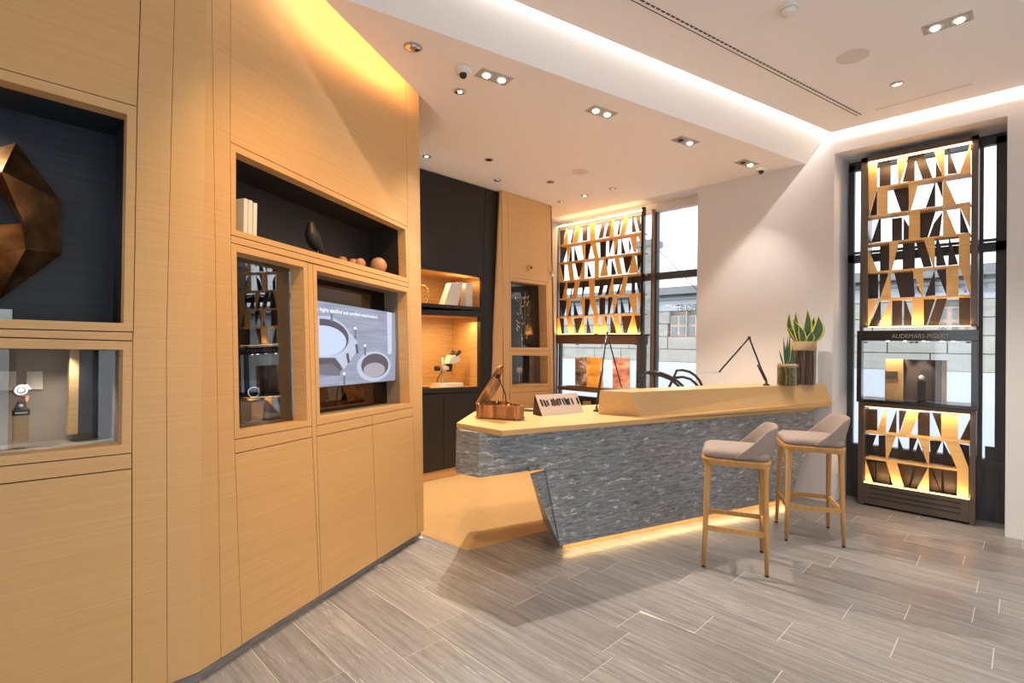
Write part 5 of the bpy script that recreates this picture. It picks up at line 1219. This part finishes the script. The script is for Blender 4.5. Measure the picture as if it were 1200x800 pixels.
LBk = [[(1015.6,479),(1028,479.6),(1028,507),(1015.6,506.4)], [(1050.4,481),(1050.4,509),(1040.4,508)], [(1053.6,481),(1062,481.6),(1053.6,508)], [(1075.6,483),(1089.6,483.6),(1089.6,512.4),(1075.6,511.6)], [(1092.4,483.6),(1103,484.4),(1103,512)],
 [(1137,490),(1137,518),(1124,517)], [(1016,509),(1027,509.6),(1017,537)], [(1029.6,510),(1037.6,510),(1037.6,538),(1029.6,537.6)], [(1052.4,511.6),(1064,540),(1052.4,539)], [(1065.6,512.4),(1075,513),(1065,540)], [(1076,518),(1086,545),(1070,542)],
 [(1089.6,516),(1104,516.4),(1091,545)], [(1105,517),(1120,547),(1105,546)], [(1124,520),(1136,522),(1136,548)], [(1015,540),(1026,541),(1026,565)], [(1027,541),(1041,543),(1043,568),(1027,564)], [(1053,543),(1071,545),(1064,571),(1058,570)],
 [(1077,546),(1087,546.4),(1075,573),(1066,572)], [(1089.6,548),(1102,576),(1089.6,575)], [(1093,549),(1104,550),(1103,576)], [(1105,551),(1121,552),(1120,578),(1107,576)]]
lattice(tw, YT, ident, LF, LBk, [((1014, 507), (1136.5, 518.4)), ((1014, 537), (1122, 550.4))])

AMB = (1.0, 0.62, 0.26)
for zz, dz_, Wt in ((zlt - 0.02, -1, 2.6), (zlb + 0.02, 1, 2.0), (zl2b + 0.02, 1, 2.0), (zl2t - 0.02, -1, 1.4)):
    strip_light(V((inx0, YT - 0.035, zz)), V((inx1, YT - 0.035, zz)), 0.015, Wt, (0, 0.35, dz_), AMB)

# lattice screen in front of the left window
YL = 6.0
ls = empty('lattice_screen', V((ony(703, 330, YL).x, YL + 0.1, 0)), 'oak and dark lattice screen hung before the left window', 'lattice screen')
cA1 = lambda x, y: (645 + x/8.89, 240 + y/8.89); cA2_ = lambda x, y: (645 + x/10.0, 320 + y/10.0)
F1 = [[(165,250),(178,248),(178,415),(133,422)], [(262,222),(312,212),(280,385),(230,398)], [(410,190),(462,182),(462,365),(500,550),(500,750),(460,755),(460,550),(412,370)], [(645,150),(655,148),(655,335),(610,345)], [(770,118),(810,110),(770,310),(722,318)],
 [(172,420),(212,412),(180,590),(172,590)], [(320,395),(357,390),(355,570),(345,570)], [(657,335),(700,328),(668,515),(660,515)], [(820,305),(893,295),(893,490),(868,492)], [(905,290),(948,285),(948,440)],
 [(85,620),(95,615),(130,790),(90,795)], [(175,600),(220,595),(245,775),(200,782)], [(345,580),(355,578),(352,765),(300,770)], [(555,555),(565,555),(597,735),(515,745)], [(660,525),(705,520),(745,720),(700,725)], [(862,500),(870,500),(910,705),(812,715)]]
K1 = [[(100,270),(155,262),(120,415),(100,418)], [(240,250),(248,250),(225,395),(208,398)], [(335,225),(382,222),(380,370),(335,375)], [(535,195),(570,190),(545,340),(500,350)], [(605,180),(640,175),(610,330),(570,335)], [(720,160),(735,155),(715,310),(695,315)], [(850,125),(862,120),(890,280),(850,285)], [(885,115),(925,110),(948,270),(925,275)],
 [(95,440),(168,430),(165,480),(130,595)], [(215,430),(222,560),(218,590),(190,590)], [(248,430),(285,570),(280,580),(248,585)], [(365,395),(420,385),(420,420),(390,565),(360,570)], [(515,380),(580,370),(575,535),(520,545)], [(612,365),(655,355),(610,520)], [(700,360),(695,515),(665,520)], [(738,345),(780,505),(738,510)], [(815,350),(840,430),(820,500)],
 [(95,625),(145,620),(142,780),(130,785)], [(255,600),(335,590),(320,700),(290,765)], [(385,600),(425,750),(385,755)], [(570,560),(600,555),(590,650)], [(635,560),(680,700),(680,725),(632,730)], [(755,545),(860,530),(800,705),(785,710)], [(895,510),(948,505),(948,590),(915,680)]]
lattice(ls, YL, cA1, F1, K1, [((90, 430), (948, 285)), ((90, 610), (950, 490)), ((90, 800), (950, 712))], fm=slat_warmlit)
F2 = [[(182,98),(190,98),(190,300),(140,303)], [(290,85),(340,80),(302,290),(250,297)], [(450,60),(512,55),(512,265),(555,490),(555,715),(508,715),(510,490),(455,290)], [(723,40),(733,38),(733,258),(680,262)], [(865,15),(910,12),(865,240),(805,250)],
 [(190,305),(238,300),(200,512),(188,515)], [(350,295),(395,290),(393,500),(382,500)], [(733,265),(785,258),(742,482),(735,483)], [(915,250),(1003,240),(1000,475),(972,478)], [(1015,238),(1062,235),(1062,440)],
 [(80,530),(98,528),(128,712),(80,712)], [(192,520),(240,515),(275,710),(220,712)], [(385,510),(393,510),(390,708),(328,710)], [(618,500),(628,500),(662,706),(572,710)], [(735,490),(790,488),(830,703),(775,705)], [(960,485),(975,485),(1018,698),(905,702)]]
K2 = [[(105,120),(170,110),(140,290),(105,300)], [(255,110),(265,100),(240,290),(230,292)], [(375,85),(420,75),(375,275),(370,290)], [(590,75),(640,70),(600,250),(555,265)], [(690,60),(715,55),(675,250),(640,260)], [(800,160),(840,50),(800,245),(770,248)], [(950,30),(985,25),(990,235),(950,238)], [(995,30),(1030,25),(1060,200),(1040,235)],
 [(100,320),(185,315),(180,400),(150,515)], [(240,320),(235,505),(205,510)], [(275,330),(325,495),(275,500)], [(400,295),(460,290),(460,340),(435,500),(400,505)], [(575,290),(640,280),(635,480),(575,485)], [(680,280),(725,275),(690,470),(670,480)], [(780,290),(785,470),(750,475)], [(825,270),(870,460),(825,470)], [(910,280),(940,380),(920,470)],
 [(100,535),(155,530),(150,710),(130,712)], [(275,530),(375,520),(320,700),(300,700)], [(430,520),(470,700),(425,705)], [(630,505),(660,500),(650,590)], [(705,500),(755,640),(770,705),(702,708)], [(830,490),(960,480),(890,700),(860,700)], [(975,500),(1040,490),(1060,590),(1020,690)]]
lattice(ls, YL, cA2_, F2, K2, [((90, 310), (1062, 235)), ((90, 523), (1062, 470))], fm=slat_warmlit)
lx0, lx1 = ony(653, 330, YL).x, ony(752, 330, YL).x; lzt, lzb = ony(703, 258, YL).z, ony(703, 391.5, YL).z
def lb_(name, x0, x1, z0, z1, m=bronze_metal, y0=YL-0.02, y1=YL+0.18): return build(name, MB().box(((x0+x1)/2, (y0+y1)/2, (z0+z1)/2), (x1-x0, y1-y0, z1-z0)), m, ls)
lb_('side_post', lx0 - 0.02, lx0 + 0.008, 0.0, lzt + 0.02, bronze_metal, YL - 0.02, YL + 0.03); lb_('side_post', lx1, lx1 + 0.035, lzb - 0.02, lzt + 0.06, black_gloss, YL - 0.02, YL + 0.03); lb_('side_post', lx1 - 0.05, lx1 - 0.02, 0.0, lzb, bronze_metal)
lb_('base_shelf', lx0, lx1 + 0.02, lzb - 0.02, lzb, bronze_metal); lb_('box_head', lx0 + 0.02, lx1 - 0.04, ony(703, 403, YL).z, lzb - 0.02, brown_post, YL, YL + 0.25)
build('led_strip', MB().box(((lx0+lx1)/2, YL + 0.02, lzt + 0.03), (lx1-lx0, 0.02, 0.012)), led_warm, ls)
build('led_strip', MB().box(((lx0+lx1)/2, YL + 0.03, lzb + 0.004), (lx1-lx0, 0.02, 0.006)), led_amber, ls)
for px in (676.5, 710, 745): build('glass_clip', MB().box(ony(px, 403.5, YL), (0.04, 0.012, 0.012)), blackp, ls)
for zz, dz_, Wt in ((lzt + 0.02, -1, 8.0), (lzb + 0.02, 1, 4.5)):
    strip_light(V((lx0, YL - 0.035, zz)), V((lx1, YL - 0.035, zz)), 0.015, Wt, (0, 0.35, dz_), (1.0, 0.58, 0.22))
shz = ony(703, 456, YL - 0.12).z
sh0 = ony(655, 456, YL-0.12).x; sh1 = ony(748, 456, YL-0.12).x
build('display_shelf', MB().box(((sh0+sh1)/2, YL - 0.0, shz - 0.025), (sh1-sh0, 0.30, 0.05)), brown_post, ls)
build('display_shelf', MB().box(((sh0+sh1)/2 + 0.04, YL + 0.02, shz + 0.006), (sh1-sh0 - 0.15, 0.22, 0.012)), bronze_metal, ls)
for poly in ([(652,471),(660,471),(658,486),(652,486)], [(663,471),(668,471),(668,486),(665,486)], [(683,470),(692,470),(692,490),(684,490)], [(702,468),(706,468),(706,490),(702,490)]):
    P = [ony(x, y, YL) for x, y in poly]; build('oak_slat', MB().prism(P, (0, 0.016, 0)), slat_oak, ls)
# photographs standing on the shelf
def photo_mat(name, cols, rot):
    m = mat(name, cols[0], 0.35); n, l, b = nodes(m); tc = n.new('ShaderNodeTexCoord'); mp = n.new('ShaderNodeMapping'); mp.inputs['Scale'].default_value = (3, 3, 5); mp.inputs['Rotation'].default_value = rot
    nz = n.new('ShaderNodeTexNoise'); nz.inputs['Scale'].default_value = 1.6; nz.inputs['Detail'].default_value = 4; cr = n.new('ShaderNodeValToRGB'); cr.color_ramp.elements[0].position = 0.3; cr.color_ramp.elements[1].position = 0.7
    cr.color_ramp.elements[0].color = (*cols[0], 1); cr.color_ramp.elements[1].color = (*cols[-1], 1); e = cr.color_ramp.elements.new(0.5); e.color = (*cols[1], 1)
    l.new(tc.outputs['Object'], mp.inputs[0]); l.new(mp.outputs[0], nz.inputs['Vector']); l.new(nz.outputs['Fac'], cr.inputs[0]); l.new(cr.outputs[0], b.inputs['Base Color'])
    l.new(cr.outputs[0], b.inputs['Emission Color']); b.inputs['Emission Strength'].default_value = 0.5; return m
def photo(x0, x1, y0, y1, Y, m, name, label):
    P = [ony(x0, y0, Y), ony(x1, y0, Y), ony(x1, y1, Y), ony(x0, y1, Y)]; zz = shz + 0.014; P[2].z = P[3].z = zz; zt_ = (P[0].z + P[1].z)/2; P[0].z = P[1].z = zt_
    tag(build(name, MB().prism(P, (0, 0.03, 0)), m, origin=(P[2]+P[3])/2), label, 'picture')
photo(674, 688, 418, 447, YL - 0.02, photo_mat('gear photo', ((0.03, 0.02, 0.015), (0.25, 0.13, 0.07), (0.9, 0.75, 0.6)), (0.3, 0, 0.7)), 'backlit_picture', 'narrow backlit picture of watch gears on the window shelf')
photo(687.5, 705.5, 418.5, 447, YL - 0.03, photo_mat('sunset photo', ((0.45, 0.16, 0.02), (0.85, 0.32, 0.04), (0.95, 0.60, 0.22)), (0, 0, 0)), 'backlit_picture', 'backlit amber landscape picture beside the gear picture')
photo(718, 737, 419, 447, YL - 0.02, photo_mat('rosy photo', ((0.25, 0.08, 0.04), (0.80, 0.30, 0.16), (1.0, 0.75, 0.55)), (0.5, 0.2, 0)), 'backlit_picture', 'rosy backlit picture at the right end of the window shelf')

# ------------------------------------------------------------------ street outside
YS = 15.0
stone_w = grain('pale facade stone', (0.46, 0.44, 0.39), (0.38, 0.36, 0.32), (1.5, 1.5, 3), 0.9, bump=0.2)
snow = mat('whitewashed base', (0.58, 0.60, 0.64), 0.8)
zr = ony(1160, 320, YS).z; zband = ony(1160, 349, YS).z; zsn = ony(1160, 437, YS).z
t = fac = empty('facade_building', V((-9, YS, 0)), 'pale stone building across the street seen through both windows', 'building')
xe0, xe1 = -24, 6
build('lettering_band', MB().box(((xe0+xe1)/2, YS + 0.2, (zr+zband)/2), (xe1-xe0, 0.4, zr-zband)), mat('pale band', (0.50, 0.52, 0.54), 0.8), t)
build('cornice', MB().box(((xe0+xe1)/2, YS - 0.1, zr + 0.05), (xe1-xe0, 0.8, 0.22)), mat('grey cornice', (0.22, 0.22, 0.22), 0.7), t)
build('cornice_moulding', MB().box(((xe0+xe1)/2, YS, zr - 0.18), (xe1-xe0, 0.6, 0.07)), mat('grey cornice'), t)
build('wall_core', MB().box(((xe0+xe1)/2, YS + 0.45, (zband)/2 - 1), (xe1-xe0, 0.4, zband + 2)), mat('facade joint', (0.42, 0.40, 0.36), 0.9), t)
build('whitewashed_base', MB().box(((xe0+xe1)/2, YS + 0.20, (zsn - 3)/2), (xe1-xe0, 0.3, zsn + 3)), snow, t)
rows_ = 4; hrow = (zband - zsn)/rows_
rs = random.Random(11); zwin = None
win_spans = []
for x0p, x1p in ((783, 802), (804, 822), (1100, 1124), (1130, 1145)):
    win_spans.append((ony(x0p, 380, YS).x, ony(x1p, 380, YS).x))
z1w, z0w = zband - 0.15, zband - 0.15 - hrow*1.6
for r in range(rows_):
    zc_ = zsn + (r+0.5)*hrow; x = xe0 + (r % 2)*0.6
    if False: pass
    while x < xe1:
        wv = rs.choice([1.1, 1.4, 1.8]); xa_, xb_ = x + 0.012, min(x + wv, xe1) - 0.012
        top = zsn + (r+1)*hrow
        segs = [(xa_, xb_)]
        if top > z0w + 0.1:
            for s0_, s1_ in win_spans:
                ns = []
                for q0_, q1_ in segs:
                    if s1_ <= q0_ or s0_ >= q1_: ns.append((q0_, q1_)); continue
                    if q0_ < s0_: ns.append((q0_, s0_))
                    if q1_ > s1_: ns.append((s1_, q1_))
                segs = ns
        vis = -14 < x < 3
        for q0_, q1_ in segs:
            if q1_ - q0_ > 0.05 and vis: build('stone_block', MB().box(((q0_+q1_)/2, YS + 0.18 + rs.uniform(-.01, .01), zc_), (q1_-q0_, 0.24, hrow - 0.02)), stone_w, t)
        x += wv
for k, (s0_, s1_) in enumerate(win_spans):
    z1_ = z1w; wf = build('window', MB().box(((s0_+s1_)/2, YS + 0.20, (z0w+z1_)/2), (s1_-s0_, 0.1, z1_-z0w)), mat('salmon frame', (0.60, 0.42, 0.32), 0.7), t); wf['_w'] = tuple(WORLD[wf.name])
    nW = 2
    for j in range(nW):
        for i in range(2):
            xx0 = s0_ + (s1_-s0_)*(j/nW) + 0.05; xx1 = s0_ + (s1_-s0_)*((j+1)/nW) - 0.05; zz0 = z0w + (z1_-z0w)*i/2 + 0.05; zz1 = z0w + (z1_-z0w)*(i+1)/2 - 0.04
            build('pane', MB().box(((xx0+xx1)/2, YS + 0.14, (zz0+zz1)/2), (xx1-xx0, 0.03, zz1-zz0)), mat('far window pane', (0.22, 0.27, 0.30), 0.15), wf)
letm = mat('facade letters', (0.33, 0.34, 0.36), 0.7)
for ch, px, py in (('R', 1075, 345), ('O', 1083, 345), ('L', 1099, 343), ('A', 1125, 343), ('I', 1132, 343), ('I', 1155, 342), ('U', 1163, 342)):
    q = ony(px, py, YS); text3d(ch, V((q.x, YS - 0.02, q.z)), (1, 0, 0), up, 0.42, letm, t, 'letter', 0.02, align='CENTER', xs=0.8)
# mirrored window lettering on the outside of the left pane
q = ony(816.5, 364.5, YF + 0.02)
text3d('PIGUET', q, (-1, 0, 0), up, 0.135, mat('window lettering', (0.25, 0.25, 0.26), 0.7), o2_, 'lettering', 0.0005, xs=0.62)
# snow-covered street and grey pillar outside
tag(build('street', MB().box((-9, 11, -1.6), (60, 9, 0.1)), snow, origin=(-9, 11, -1.6)), kind='structure', label=None); bpy.data.objects['street'].name = 'floor_outside'
q0_, q1_ = ony(753.5, 400, 9.0), ony(763, 400, 9.0)
t = empty('stone_pillar', V(((q0_.x+q1_.x)/2, 9, -1.5)), 'grey stone pillar outside, seen through the narrow side pane', 'pillar')
gst = grain('weathered grey stone', (0.36, 0.36, 0.33), (0.22, 0.22, 0.20), (3, 3, 6), 0.9)
zpt = ony(758, 290, 9.0).z
build('shaft', MB().box(((q0_.x+q1_.x)/2, 9, (zpt - 1.5)/2), (0.30, 0.3, zpt + 1.5)), gst, t); build('cap', MB().box(((q0_.x+q1_.x)/2, 9, zpt + 0.05), (0.42, 0.42, 0.12)), mat('grey cornice'), t)
# overhead cable outside
build('overhead_cable', MB().tube([ony(735, 262, 14.4), ony(772, 293, 14.4), ony(800, 322, 14.4), ony(850, 375, 14.4)], 0.014, 6), frame_grey, fac)
for o in bpy.data.objects:
    if '_w' in o: del o['_w']
